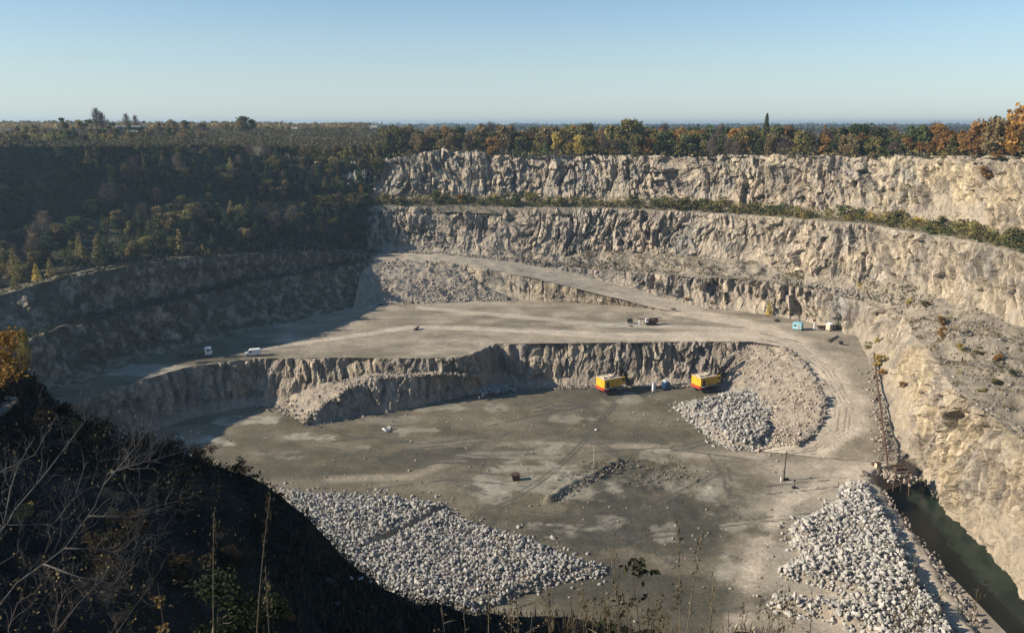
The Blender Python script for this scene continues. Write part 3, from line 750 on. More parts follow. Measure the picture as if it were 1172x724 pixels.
def along(pts, n, spread, size, zup=0.0, skew=2.0):
    out = []; pts = [np.asarray(p) for p in pts]
    L = np.cumsum([0] + [np.linalg.norm(b - a) for a, b in zip(pts[:-1], pts[1:])])
    for _ in range(n):
        s = random.random() * L[-1]; k = min(len(pts) - 2, int(np.searchsorted(L, s, 'right') - 1)); t = (s - L[k]) / (L[k + 1] - L[k] + 1e-9)
        p = pts[k] * (1 - t) + pts[k + 1] * t
        out.append((p[0] + random.gauss(0, spread), p[1] + random.gauss(0, spread), p[2] + zup, size[0] + (size[1] - size[0]) * random.random() ** skew))
    return out
HEAPS = {
 'left': dict(px=[(318,558),(345,562),(430,566),(505,574),(520,589),(560,602),(610,617),(655,636),(698,650),(690,658),(650,663),(612,672),(585,684),(540,700),(470,700),(380,660),(330,600)], h=1.4, edge=3.0, step=0.76, rad=(0.32, 0.74)),
 'right': dict(px=[(962,554),(990,550),(1002,566),(1018,590),(1032,612),(1040,632),(1055,662),(1075,690),(1105,735),(1110,760),(1000,760),(985,722),(935,706),(885,698),(874,690),(884,681),(930,686),(965,690),(972,682),(935,668),(893,660),(891,650),(912,640),(903,612),(905,598),(940,582),(958,574)], h=2.2, edge=3.0, step=0.84, rad=(0.34, 0.9)),
 'middle': dict(px=[(770,464),(800,462),(826,452),(862,451),(886,456),(902,470),(892,484),(886,500),(868,514),(835,512),(812,500),(800,488),(785,478)], h=2.8, edge=4.0, step=0.95, rad=(0.36, 0.85)),
}
STONES = []
for hi, (hn, H) in enumerate(HEAPS.items()):
    pw = [tuple(P(a, c, 0.6)[:2]) for a, c in H['px']]
    xs_ = [p[0] for p in pw]; ys_ = [p[1] for p in pw]
    gx, gy = np.meshgrid(np.arange(min(xs_), max(xs_), 0.8), np.arange(min(ys_), max(ys_), 0.8))
    def hgt(x, y, H=H, pw=pw, hi=hi):
        ins = inpoly(x, y, pw); d = polydist(x, y, pw)
        z = H['h'] * sstep(0, H['edge'], d) * (0.55 + 0.8 * fbm(np.asarray(x) / 6, np.asarray(y) / 6, 3, 60 + hi))
        px, py = proj(np.stack([x, y, np.zeros(np.shape(x))], -1))
        if hi == 0:
            z = z * (0.12 + 0.88 * sstep(3.5, 9, dline(px, py, [(520, 576), (480, 600), (445, 618), (415, 632)])))
        return np.where(ins, z, -0.5)
    gz = hgt(gx, gy) - 0.25
    at = {'tint': fbm(gx / 2, gy / 2, 3, 4), 'soil': gx * 0 + 0.6, 'ochre': gx * 0, 'veg_and_shade': gx * 0}
    tag(mk('rubble_bed', np.stack([gx, gy, gz], -1).reshape(-1, 3), gridfaces(*gx.shape), M_ROCK, attrs=at), 'bed of crushed stone under the %s heap of pale boulders' % hn, 'rubble', kind='stuff')
    st = H['step']
    for layer in range(2):
        cx, cy = np.meshgrid(np.arange(min(xs_) - 1, max(xs_) + 1, st), np.arange(min(ys_) - 1, max(ys_) + 1, st * 0.95))
        cx = (cx + RNG.uniform(-0.55, 0.55, cx.shape) * st + layer * 0.6).ravel(); cy = (cy + RNG.uniform(-0.55, 0.55, cy.shape) * st + layer * 0.5).ravel()
        ok = inpoly(cx, cy, pw); cx, cy = cx[ok], cy[ok]; z = hgt(cx, cy)
        keep = RNG.random(len(cx)) < (0.9 if layer == 0 else 0.42)
        if hi == 0:
            qx, qy = proj(np.stack([cx, cy, np.zeros(len(cx))], -1)); keep &= dline(qx, qy, [(520, 576), (480, 600), (445, 618), (415, 632)]) > 5.5
        for x, y, zz in zip(cx[keep], cy[keep], z[keep]):
            s = H['rad'][0] * 0.8 + (H['rad'][1] - H['rad'][0]) * RNG.random() ** 3.0 * (1.5 if RNG.random() < 0.06 else 1.0)
            STONES.append([x, y, zz + (0.08 if layer == 0 else 0.48), s, hn])
for hn in HEAPS:
    edge = [P(a, c, 0) for a, c in HEAPS[hn]['px']]; edge.append(edge[0])
    for x, y, z, s in along(edge, 420, 1.7, (0.14, 0.6), 0.08, 2.5):
        if x < 92: STONES.append([x, y, max(z, 0.05), s, hn])
def shown(s):
    x, y, z, r, hn = s
    px, py = proj(np.array([x, y, z]))
    if not (-5 < px < 1177 and -5 < py < 722): return 0
    # in front of the near slope?
    if hn == 'left':
        sy = np.interp(px, [q[0] for q in sil], [q[1] for q in sil])
        if py > sy - 6: return 0
    a = y * CP - (z - CAMZ) * SP
    return r / a
STONES.sort(key=shown, reverse=True)
BPROTO = [mk('boulder', stone_shape(900 + i, ICO3, 8), ICO3F, M_STONE, attrs={'tint': np.clip(0.5 + 0.5 * (fbm(stone_shape(900 + i, ICO3, 8)[:, 0] * 2, stone_shape(900 + i, ICO3, 8)[:, 1] * 2, 3, i) - 0.4), 0, 1)}) for i in range(10)]
BLAB = {'left': ('pale grey blasted boulder packed in the wide heap below the dark slope', 'boulders of the heap below the dark slope'),
        'right': ('pale grey blasted boulder in the heap beside the flooded trench', 'boulders of the heap beside the trench'),
        'middle': ('pale grey blasted boulder in the heap at the foot of the loose slope', 'boulders of the heap near the excavators')}
for i, (x, y, z, s, hn) in enumerate(STONES[:288]):
    o = BPROTO[i] if i < len(BPROTO) else bpy.data.objects.new('boulder', BPROTO[i % len(BPROTO)].data)
    if i >= len(BPROTO): COL.objects.link(o)
    o.location = (x, y, z); o.scale = (s, s, s * random.uniform(0.85, 1.1)); o.rotation_euler = (random.uniform(0, 6.3), random.uniform(0, 6.3), random.uniform(0, 6.3))
    tag(o, BLAB[hn][0], 'boulder', BLAB[hn][1])
for hn in HEAPS:
    stone_mass('rubble', [tuple(s[:4]) for s in STONES[288:] if s[4] == hn], M_STONE, {'left': 'wide heap of pale broken stone below the dark slope', 'right': 'heap of pale broken stone beside the flooded trench', 'middle': 'heap of pale broken stone near the excavators'}[hn], 'rubble', 3)

# loose stones: scree under the ramp, under the bench wall, along the bend of the ramp, on the floor
def over(A, B, n, size, lift, zup=0.1, skew=2.5):
    (a, b), u = resample([A, B], 0.5); out = []
    for _ in range(n):
        i = random.randrange(len(a)); v = random.random(); p = a[i] * (1 - v) + b[i] * v
        z = p[2] + (float(lift(np.array([p[0]]), np.array([p[1]]), np.array([v]))[0]) if lift else 0)
        out.append((p[0], p[1], z + zup, size[0] + (size[1] - size[0]) * random.random() ** skew))
    return out
stone_mass('scree', over(slope_f, slope_b, 2200, (0.2, 0.7), lump), M_STONE_TAN, 'grey scree sloping down below the haul road', 'scree', 5)
stone_mass('scree', over(SA, SB, 2200, (0.14, 0.55), lump2), M_STONE_TAN, 'pinkish scree inside the bend of the haul road', 'scree', 6)
stone_mass('rubble', along([P(500,452,0.3), P(520,449,0.8), P(548,446,1.0), P(576,444,0.4)], 750, 2.4, (0.25, 0.95), 0.35), M_STONE, 'small spill of pale stones in the corner of the bench wall', 'rubble', 7)
stone_mass('rubble', along([P(590,444.5,0), P(700,441.8,0), P(790,441.4,0), P(826,444,0)], 900, 1.1, (0.12, 0.6), 0.2) + along([P(300,462,0), P(340,470,0.5)], 200, 2.5, (0.2, 0.7), 0.2) + along([P(352,487,0), P(410,475,0), P(480,462,0)], 300, 1.3, (0.2, 0.6), 0.1), M_STONE_TAN, 'line of fallen stones along the foot of the bench wall', 'rubble', 8)
stone_mass('rubble', along([P(897,398,14.2), P(918,413,11.8), P(936,440,9.2), P(943,457,8.2), P(941,478,5.5), P(930,497,3), P(908,509,1.7)], 230, 0.5, (0.3, 0.85), 0.25, 1.5), M_STONE_TAN, 'row of dark stones edging the bend of the haul road', 'rubble', 9)
stone_mass('rubble', along([P(1000,420,11.5), P(1003,455,8), P(1010,490,4), P(1015,525,0.8)], 420, 1.8, (0.15, 0.6), 0.1), M_STONE_TAN, 'loose stones along the rusty pipe', 'rubble', 10)
stone_mass('rubble', along([P(628,573,0.3), P(640,566,0.4), P(652,556,0.5), P(668,552,0.5), P(680,545,0.5), P(700,534,0.5), P(706,530,0.5)], 420, 1.3, (0.10, 0.42), 0.15, 3) + along([P(650,548,0.2), P(690,530,0.4), P(722,530,0.3)], 200, 1.8, (0.10, 0.38), 0.1, 3) + along([P(730,548,0.2), P(765,540,0.2), P(800,552,0.2)], 240, 3.4, (0.10, 0.36), 0.1, 3), M_MUDSTONE, 'dragged ridge of stones and mud on the quarry floor', 'rubble', 11)
stone_mass('rubble', [(p[0], p[1], 0.1, random.uniform(0.12, 0.4)) for p in [P(random.uniform(330, 1000), random.uniform(450, 720), 0) for _ in range(420)]] + along([P(1005,560,-0.3), P(1040,612,-0.3), P(1085,670,-0.3), P(1120,724,-0.3)], 420, 1.0, (0.15, 0.55), 0.2), M_STONE_TAN, 'scattered loose stones on the floor and trench bank', 'rubble', 12)
stone_mass('rubble', over(L2[6:], L2[6:] + hnormal(L2)[6:] * 5 - np.array([0, 0, 0.5]), 1800, (0.2, 0.8), None, 0.2), M_STONE_TAN, 'fallen stones along the foot of the middle rock wall', 'rubble', 14)

stone_mass('rubble', over(CRp, BKp, 700, (0.15, 0.6), None, 0.3) + along(list(CRp), 160, 0.8, (0.3, 0.8), 0.2), M_STONE_TAN, 'loose broken rock covering the waste spur', 'rubble', 15)

stone_mass('rubble', along([P(1012,540,-0.5), P(1026,546,-1.5), P(1042,550,-3.0)], 420, 1.8, (0.15, 0.7), 0.2), M_STONE_TAN, 'broken rock spilling into the head of the flooded trench', 'rubble', 16)

def lone_stone(px, py, z, s, label, mat, sc=(1, 1, 0.8), seed=1):
    p = P(px, py, z)
    o = mk('boulder', stone_shape(seed, ICO3, 12), ICO3F, mat, attrs={'tint': np.full(len(ICO3), 0.6)})
    o.location = (p[0], p[1], z + s * 0.4); o.scale = (s * sc[0], s * sc[1], s * sc[2]); o.rotation_euler = (0.2, 0.1, seed)
    return tag(o, label, 'boulder')
M_WHITE_STONE = boulder_mat('white_stone', (0.72, 0.70, 0.64), (0.8, 0.78, 0.7)); M_DARK_STONE = boulder_mat('dark_stone', (0.10, 0.085, 0.07), (0.15, 0.13, 0.11))
lone_stone(441, 493, 0, 1.15, 'bright white boulder alone on the muddy quarry floor', M_WHITE_STONE, (0.9, 0.9, 1.0), 31)
lone_stone(446, 491, 0, 0.9, 'grey stone touching the bright white boulder on the floor', M_STONE, (1.1, 0.8, 0.9), 32)
lone_stone(990, 543, 0, 1.25, 'dark brown boulder standing alone left of the pump', M_DARK_STONE, (1.2, 1, 1.0), 33)
lone_stone(682, 492, 0, 0.45, 'tiny white stone on the open quarry floor', M_WHITE_STONE, (1, 1, 1), 34)
lone_stone(889, 368, 14.5, 1.5, 'dark boulder at the road edge left of the blue cabin', M_DARK_STONE, (1.1, 1, 0.9), 35)
lone_stone(476, 377.5, 14.5, 1.4, 'dark stone lying on the wide dusty bench', M_DARK_STONE, (1.6, 1, 0.6), 36)

LV = np.empty(len(LEDGE.data.vertices) * 3, np.float32); LEDGE.data.vertices.foreach_get('co', LV); LV = LV.reshape(-1, 3).astype(float); LPX, LPY = proj(LV)
LVIS = LV[(LPX > 560) & (LPX < 1230)]
stone_mass('rubble', [(q[0] + random.uniform(-.4, .4), q[1] + random.uniform(-.4, .4), q[2] + 0.1, 0.14 + 0.5 * random.random() ** 3) for q in LVIS[RNG.integers(len(LVIS), size=3600)]], M_STONE_TAN, 'loose stones over the right-hand ledge', 'rubble', 13)
# ================================================================== plants
def card_mesh(C, S, tint, flat=0.35, rng=RNG):
    """leaf sprays: one bent quad per point"""
    n = len(C); S = np.asarray(S)
    d = rng.normal(size=(n, 3)); d[:, 2] = d[:, 2] * 0.8 + flat; d /= np.linalg.norm(d, axis=1, keepdims=True)
    t = rng.normal(size=(n, 3)); t -= d * (t * d).sum(1, keepdims=True); t /= np.linalg.norm(t, axis=1, keepdims=True)
    b = np.cross(d, t); a = S[:, None] * rng.uniform(0.7, 1.2, (n, 1)); c = S[:, None] * rng.uniform(0.4, 0.8, (n, 1))
    V = np.stack([C - t * a, C - b * c + d * 0.15 * a, C + t * a, C + b * c + d * 0.15 * a], 1).reshape(-1, 3)
    Fq = (np.arange(n)[:, None] * 4 + np.array([0, 1, 2, 3])[None])
    return V, Fq, np.repeat(tint, 4)

def crown_broad(seed, h=10.0, wide=3.6, n=760, card=0.55, low=0.06, lobes=11):
    r = np.random.default_rng(seed); C = []; T = []
    for k in range(lobes):
        a = r.uniform(0, 6.28); rr = wide * r.uniform(0.15, 0.72); z = h * r.uniform(low + 0.14, 0.84)
        rr *= 1.15 - 0.7 * abs(z / h - 0.5)
        lr = wide * r.uniform(0.34, 0.56); c = np.array([math.cos(a) * rr, math.sin(a) * rr, z]); tt = r.random()
        m = n // lobes; q = r.normal(size=(m, 3)); q /= np.linalg.norm(q, axis=1, keepdims=True)
        q *= (r.uniform(0.35, 1.0, (m, 1)) ** 0.5) * lr * np.array([1, 1, 0.85]); q *= (0.75 + 0.5 * r.random((m, 1)))
        C.append(c + q); T.append(np.clip(tt * 0.6 + r.uniform(0, 0.4, m), 0, 1))
    C = np.concatenate(C); C[:, 2] = np.clip(C[:, 2], h * low * 0.6, h)
    return card_mesh(C, np.full(len(C), card), np.concatenate(T), rng=r)
def crown_cone(seed, h=7.0, wide=1.6, n=260, card=0.42, low=0.08, power=0.9):
    r = np.random.default_rng(seed); z = r.uniform(0, 1, n) ** 1.25; lev = np.floor(z * 9) / 9 + r.uniform(0, 0.06, n)
    rad = wide * (1 - lev) ** power * r.uniform(0.35, 1.1, n) + 0.06; a = r.uniform(0, 6.28, n)
    C = np.stack([np.cos(a) * rad, np.sin(a) * rad, h * (low + (1 - low) * lev)], 1)
    return card_mesh(C, card * (1.15 - 0.6 * lev), np.clip(r.uniform(0, 1, n) * 0.6 + 0.4 * (rad / wide), 0, 1), rng=r)
def crown_column(seed, h=17.0, wide=1.5, n=700, card=0.5):
    r = np.random.default_rng(seed); z = r.uniform(0.08, 1, n)
    rad = wide * np.clip(np.sin(np.clip(z, 0, 1) ** 0.75 * math.pi) + 0.12, 0, 1) * r.uniform(0.2, 1.1, n); a = r.uniform(0, 6.28, n)
    return card_mesh(np.stack([np.cos(a) * rad, np.sin(a) * rad, h * z], 1), np.full(n, card), r.random(n), rng=r)
def crown_twig(seed, h=8.0, wide=2.6, n=420):
    """bare crown: many thin twig slivers pointing up and out"""
    r = np.random.default_rng(seed); z = r.uniform(0.3, 1, n); rad = wide * np.sin(z * math.pi * 0.8 + 0.3) * r.uniform(0.1, 1, n); a = r.uniform(0, 6.28, n)
    C = np.stack([np.cos(a) * rad, np.sin(a) * rad, h * z], 1)
    d = np.stack([np.cos(a) * 0.5, np.sin(a) * 0.5, np.full(n, 0.9)], 1) + r.normal(size=(n, 3)) * 0.35; d /= np.linalg.norm(d, axis=1, keepdims=True)
    s = np.cross(d, r.normal(size=(n, 3))); s /= np.linalg.norm(s, axis=1, keepdims=True)
    L = r.uniform(0.5, 1.1, (n, 1)); W = 0.07
    V = np.stack([C - d * L - s * W, C - d * L + s * W, C + d * L + s * W * 0.4, C + d * L - s * W * 0.4], 1).reshape(-1, 3)
    return V, np.arange(n)[:, None] * 4 + np.arange(4)[None], np.repeat(r.random(n), 4)

def trunk_mesh(seed, h, rad, limbs, reach):
    r = random.Random(seed); mb = MB()
    mb.tube([(0, 0, -0.5), (r.uniform(-.1, .1), 0, h * 0.3), (r.uniform(-.2, .2), r.uniform(-.2, .2), h * 0.6), (r.uniform(-.2, .2), r.uniform(-.2, .2), h * 0.9)], [rad, rad * 0.75, rad * 0.5, rad * 0.15], 6)
    for k in range(limbs):
        z = h * r.uniform(0.25, 0.65); a = r.uniform(0, 6.28); L = reach * r.uniform(0.5, 0.9)
        mb.tube([(0, 0, z), (math.cos(a) * L * 0.5, math.sin(a) * L * 0.5, z + L * 0.35), (math.cos(a) * L, math.sin(a) * L, z + L * 0.8)], [rad * 0.4, rad * 0.28, rad * 0.08], 4)
    me = bpy.data.meshes.new('trunk'); me.from_pydata(mb.v, [], mb.f); me.update(); me.materials.append(M_BARK)
    return me
def crown_mesh(vft, mat):
    V, Fq, T = vft
    o = mk('crown', V, Fq, mat, attrs={'tint': T}); me = o.data; bpy.data.objects.remove(o); return me
PROTO = {}
def proto(form, colour, i):
    k = (form, colour, i)
    if k not in PROTO:
        sd = abs(hash((form, len(colour), ord(colour[0]), i))) % 9999 if False else (len(form) * 131 + ord(form[0]) * 17 + ord(colour[0]) * 7 + len(colour) * 3 + i * 37)
        mat = M_LEAF[colour]
        if form == 'broad': PROTO[k] = (trunk_mesh(sd, 8, 0.22, 5, 2.6), crown_mesh(crown_broad(sd, wide=[3.6, 2.8, 4.2, 3.2, 3.8][i % 5], lobes=[11, 7, 13, 9, 6][i % 5], low=[.06, .16, .04, .1, .2][i % 5]), mat), 10.0)
        elif form == 'cone': PROTO[k] = (trunk_mesh(sd, 6.6, 0.10, 3, 0.8), crown_mesh(crown_cone(sd), mat), 7.0)
        elif form == 'column': PROTO[k] = (trunk_mesh(sd, 15, 0.25, 2, 1.0), crown_mesh(crown_column(sd), mat), 17.0)
        elif form == 'twig': PROTO[k] = (trunk_mesh(sd, 7, 0.13, 8, 2.2), crown_mesh(crown_twig(sd), mat), 8.0)
        elif form == 'finebush': PROTO[k] = (trunk_mesh(sd, 2.4, 0.05, 4, 0.9), crown_mesh(crown_broad(sd, 3.4, 1.35, 1100, 0.10, 0.02, 9), mat), 3.4)
        elif form == 'bush': PROTO[k] = (trunk_mesh(sd, 2.4, 0.05, 4, 0.9), crown_mesh(crown_broad(sd, 3.4, 1.35, 240, 0.27, 0.02, 7), mat), 3.4)
    return PROTO[k]
CATS = {'broad': 'tree', 'cone': 'tree', 'column': 'tree', 'twig': 'tree', 'bush': 'bush', 'finebush': 'bush'}
def plant(name, form, colour, loc, h, label, group=None, wide=1.0, nvar=5):
    tm, cm, h0 = proto(form, colour, random.randrange(nvar))
    t = thing(name, label, CATS[form], loc, random.uniform(0, 6.28), group)
    s = h / h0; t.scale = (s * wide, s * wide, s)
    for nm, me in (('trunk' if 'bush' not in form else 'stem', tm), ('crown' if 'bush' not in form else 'foliage', cm)):
        o = bpy.data.objects.new(nm, me); COL.objects.link(o); o.parent = t
    return t

def pick(weights):
    r = random.random() * sum(w for _, w in weights)
    for k, w in weights:
        r -= w
        if r <= 0: return k
    return weights[-1][0]
NAMES = {'rust': ('autumn_tree', 'rusty brown autumn tree'), 'orange': ('autumn_tree', 'orange autumn tree'), 'yellow': ('autumn_tree', 'yellow autumn tree'), 'olive': ('leafy_tree', 'olive green tree'), 'green': ('leafy_tree', 'dark green tree'), 'brown': ('autumn_tree', 'dull brown autumn tree'), 'pine': ('pine_tree', 'small dark pine tree'), 'twig': ('bare_tree', 'bare grey tree'), 'pale': ('young_tree', 'pale yellow young tree')}

# ---- trees on the rim, from the left hill round to the right edge
TOP = [(-40,150),(200,151),(300,153),(420,153),(500,151),(560,150),(600,153),(650,149),(690,150),(720,144),(750,152),(790,149),(870,151),(900,151),(950,149),(1000,153),(1040,146),(1070,147),(1100,141),(1130,130),(1172,126),(1300,122)]
def rimz(px): # rim point for a survey column
    pxs = [q[0] for q in L5q]
    return np.array([np.interp(px, pxs, L5[:, k]) for k in range(3)])
ZONE = [(420, 'left of the pale upper cliff', 'left'), (640, 'above the left half of the upper cliff', 'a'), (870, 'above the middle of the upper cliff', 'b'), (1040, 'right of the tall poplar above the upper cliff', 'c'), (1400, 'at the far right above the upper cliff', 'd')]
def zone(px): return next(z for z in ZONE if px < z[0])
def weights(px):
    if px < 300: return [('brown', 4), ('twig', 3), ('olive', 3), ('green', 1)]
    if px < 440: return [('brown', 4), ('olive', 4), ('green', 2), ('rust', 1), ('twig', 2)]
    if px < 620: return [('twig', 1.5), ('olive', 5), ('brown', 4), ('rust', 1.6), ('green', 2), ('yellow', 0.5)]
    if px < 760: return [('twig', 1), ('orange', 2), ('yellow', 2), ('olive', 4), ('green', 3), ('brown', 2)]
    if px < 870: return [('twig', 1), ('green', 4), ('olive', 4), ('orange', 1.2), ('rust', 1.5)]
    if px < 1030: return [('twig', 1), ('green', 4), ('olive', 4), ('rust', 2), ('orange', 1), ('brown', 2)]
    return [('rust', 5), ('orange', 3), ('olive', 1.5), ('brown', 1)]
cnt = 0
for row, (back, n) in enumerate([(3, 74), (9, 74), (17, 68), (30, 60), (52, 52), (85, 46)]):
    for k in range(n):
        px = 205 + (1215 - 205) * (k + random.uniform(0.1, 0.9)) / n
        p = rimz(px); q = rimz(px + 4); t = (q - p)[:2]; t /= np.linalg.norm(t); nb = np.array([-t[1], t[0]])
        xy = p[:2] + nb * (back + random.uniform(-1.5, 2.5)); ground = p[2] - 0.4 - 0.02 * back
        # height so that the treetops follow the skyline of the photograph
        topz = Q(px, np.interp(px, [a for a, _ in TOP], [b for _, b in TOP]), xy[1])[2]
        hmax = max(4.5, topz - ground + 3.0); h = hmax * (random.uniform(0.42, 0.8) if row == 0 else random.uniform(0.7, 1.1))
        if px < 430: h = min(h, random.uniform(6, 10))
        c = pick(weights(px)); form = 'twig' if c == 'twig' else ('broad' if random.random() < 0.82 else 'cone')
        nm, lab = NAMES[c]; z = zone(px)
        plant(nm, form, c, (xy[0], xy[1], ground), h, lab + ' on the rim ' + z[1], '%ss on the rim %s' % (lab, z[1]), wide=random.uniform(0.85, 1.15) * (0.95 if h > 9 else 1.25)); cnt += 1
for k in range(130):
    px = random.uniform(-15, 440); Y = random.choice([random.uniform(0, 50), random.uniform(0, 160)]) + np.interp(px, [0, 100, 220, 440], [322, 375, 425, 440]); q = Q(px, 150, Y)
    gz = 82 + 4.0 * float(sstep(330, 560, Y)) if px < 200 else np.interp(Y, [430, 560], [77, 84])
    c = pick([('brown', 3), ('olive', 4), ('green', 2), ('yellow', 0.5), ('twig', 2)])
    plant(NAMES[c][0], 'twig' if c == 'twig' else 'broad', c, (q[0], Y, gz - 0.5), random.uniform(3.5, 6.0), NAMES[c][1] + ' on the plateau behind the shaded hillside', NAMES[c][1] + 's on the plateau behind the shaded hillside', wide=random.uniform(1.0, 1.4))
pp = rimz(878)
plant('poplar_tree', 'column', 'green', (pp[0] + 1, pp[1] + 6, pp[2] - 0.4), 18.5, 'tall narrow dark poplar rising above the cliff-top trees', wide=0.95)
# low shrubs right on the edge of the upper cliff
for px, c, dh in [(1018, 'green', 5.5), (1000, 'brown', 3), (640, 'brown', 3), (520, 'brown', 3), (470, 'olive', 3.5), (560, 'rust', 2.5), (760, 'olive', 3), (905, 'brown', 3), (1080, 'olive', 3), (1142, 'rust', 3.5)]:
    p = rimz(px); plant('bush', 'bush', c, (p[0], p[1] - 0.3, p[2] - 0.8), dh, {1018: 'dark green bush hanging over the edge of the upper cliff', 1142: 'rusty bush on the cliff edge below the orange trees'}.get(px, '%s bush growing on the very edge of the upper cliff' % {'brown': 'brown', 'olive': 'olive', 'rust': 'rusty', 'green': 'green'}[c]), None if px in (1018, 1142) else '%s bushes on the cliff edge' % c, wide=1.2)

# ---- wooded hillside in the shade on the left
def hillpoints(A, B, n, k1, vpow=1.0, seed=1):
    (a, b), u = resample([A[:k1], B[:k1]], 1.0); out = []
    nn = hnormal((a + b) / 2)
    for _ in range(n):
        i = random.randrange(len(a)); v = random.random() ** vpow
        p = a[i] * (1 - v) + b[i] * v
        out.append((p, v, nn[i]))
    return out
hillw = [('pine', 6), ('green', 3), ('olive', 2.5), ('brown', 1.2), ('pale', 0.55), ('twig', 0.8)]
HB = {'pine': 'small dark pine tree', 'green': 'dark green tree', 'olive': 'olive green tree', 'brown': 'dull brown tree', 'pale': 'pale yellow young tree', 'twig': 'bare grey tree'}
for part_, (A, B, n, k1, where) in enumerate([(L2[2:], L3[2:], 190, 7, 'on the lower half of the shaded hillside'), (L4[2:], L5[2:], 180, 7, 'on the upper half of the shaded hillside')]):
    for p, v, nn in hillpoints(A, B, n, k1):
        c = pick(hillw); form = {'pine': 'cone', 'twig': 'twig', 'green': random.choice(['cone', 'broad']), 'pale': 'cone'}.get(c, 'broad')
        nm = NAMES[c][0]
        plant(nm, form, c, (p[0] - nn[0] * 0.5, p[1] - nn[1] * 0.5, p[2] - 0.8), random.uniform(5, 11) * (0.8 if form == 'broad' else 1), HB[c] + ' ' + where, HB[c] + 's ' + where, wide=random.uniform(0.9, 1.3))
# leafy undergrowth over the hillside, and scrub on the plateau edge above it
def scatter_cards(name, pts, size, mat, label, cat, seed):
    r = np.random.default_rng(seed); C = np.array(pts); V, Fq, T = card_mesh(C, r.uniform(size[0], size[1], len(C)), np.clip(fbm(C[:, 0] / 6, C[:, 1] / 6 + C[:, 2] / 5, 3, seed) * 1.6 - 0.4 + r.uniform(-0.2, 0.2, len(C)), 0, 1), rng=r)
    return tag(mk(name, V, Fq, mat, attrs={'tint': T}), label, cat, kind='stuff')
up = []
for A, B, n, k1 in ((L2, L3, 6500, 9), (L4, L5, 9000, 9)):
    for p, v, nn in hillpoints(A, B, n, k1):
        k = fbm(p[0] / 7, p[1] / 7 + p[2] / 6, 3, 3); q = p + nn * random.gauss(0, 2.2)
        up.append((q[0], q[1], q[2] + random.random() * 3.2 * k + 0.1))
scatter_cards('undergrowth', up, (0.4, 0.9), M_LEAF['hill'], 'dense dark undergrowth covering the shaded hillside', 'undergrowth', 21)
up = []
for _ in range(15000):
    i = random.choice([j for j in (random.randrange(len(RIM)) for _ in range(3))])
    x, y, z = RIM[i]; 
    if not (-330 < x < 190 and y > 190): continue
    r_ = abs(random.gauss(0, 18)); xy = RIM[i, :2] + RIMD[i] * r_
    up.append((xy[0], xy[1], z - 0.4 + random.random() ** 1.3 * 3.6 * (0.4 + fbm(xy[0] / 9, xy[1] / 9, 2, 5))))
scatter_cards('undergrowth', up, (0.4, 0.85), M_LEAF['olive'], 'olive brown scrub along the rim between the trees', 'undergrowth', 22)

# ---- row of young trees at the foot of the shaded back wall
for k in range(30):
    px = 228 + (408 - 228) * (k + random.uniform(0, 0.9)) / 30
    p = Q(px, np.interp(px, [220, 300, 420], [292, 287, 287]), np.interp(px, [220, 300, 360, 420], [311, 345, 371, 399]))
    c = pick([('olive', 4), ('pale', 3), ('pine', 2), ('yellow', 1)])
    plant('young_tree', 'cone' if c != 'olive' else 'broad', c, p + np.array([0, 0, -0.4]), random.uniform(2.5, 5), '%s young tree in the row along the shaded upper bench' % {'olive': 'olive', 'pale': 'pale yellow', 'pine': 'dark green', 'yellow': 'bright yellow'}[c], '%s young trees in the row along the shaded upper bench' % c, wide=1.2)
for px, py, Y, c, h in [(42,319,256,'yellow',6),(58,314,262,'pale',6.5),(18,329,250,'olive',6),(232,290,316,'yellow',4.5),(165,195,372,'pale',6.5),(167,205,368,'orange',4.5),(110,190,360,'pale',5),(212,190,398,'pale',5),(336,222,412,'orange',5),(413,222,418,'orange',6),(100,185,355,'pale',6)]:
    plant('young_tree', 'cone', c, Q(px, py, Y) + np.array([0, 0, -0.8]), h, {(42): 'bright yellow young tree low on the shaded hillside', 58: 'pale yellow young tree beside the bright yellow one low on the hillside', 18: 'olive tree at the lower left edge of the hillside', 232: 'yellow young tree at the left end of the shaded upper bench', 165: 'tallest pale yellow tree high on the shaded hillside', 167: 'small orange tree below the pale tree high on the hillside', 110: 'pale young tree right of its twin high on the hillside', 100: 'pale young tree left of its twin high on the hillside', 212: 'pale young tree near the top right of the shaded hillside', 336: 'small orange tree on the shaded terrace', 413: 'orange tree at the shaded end of the terrace'}[px], wide=1.1)

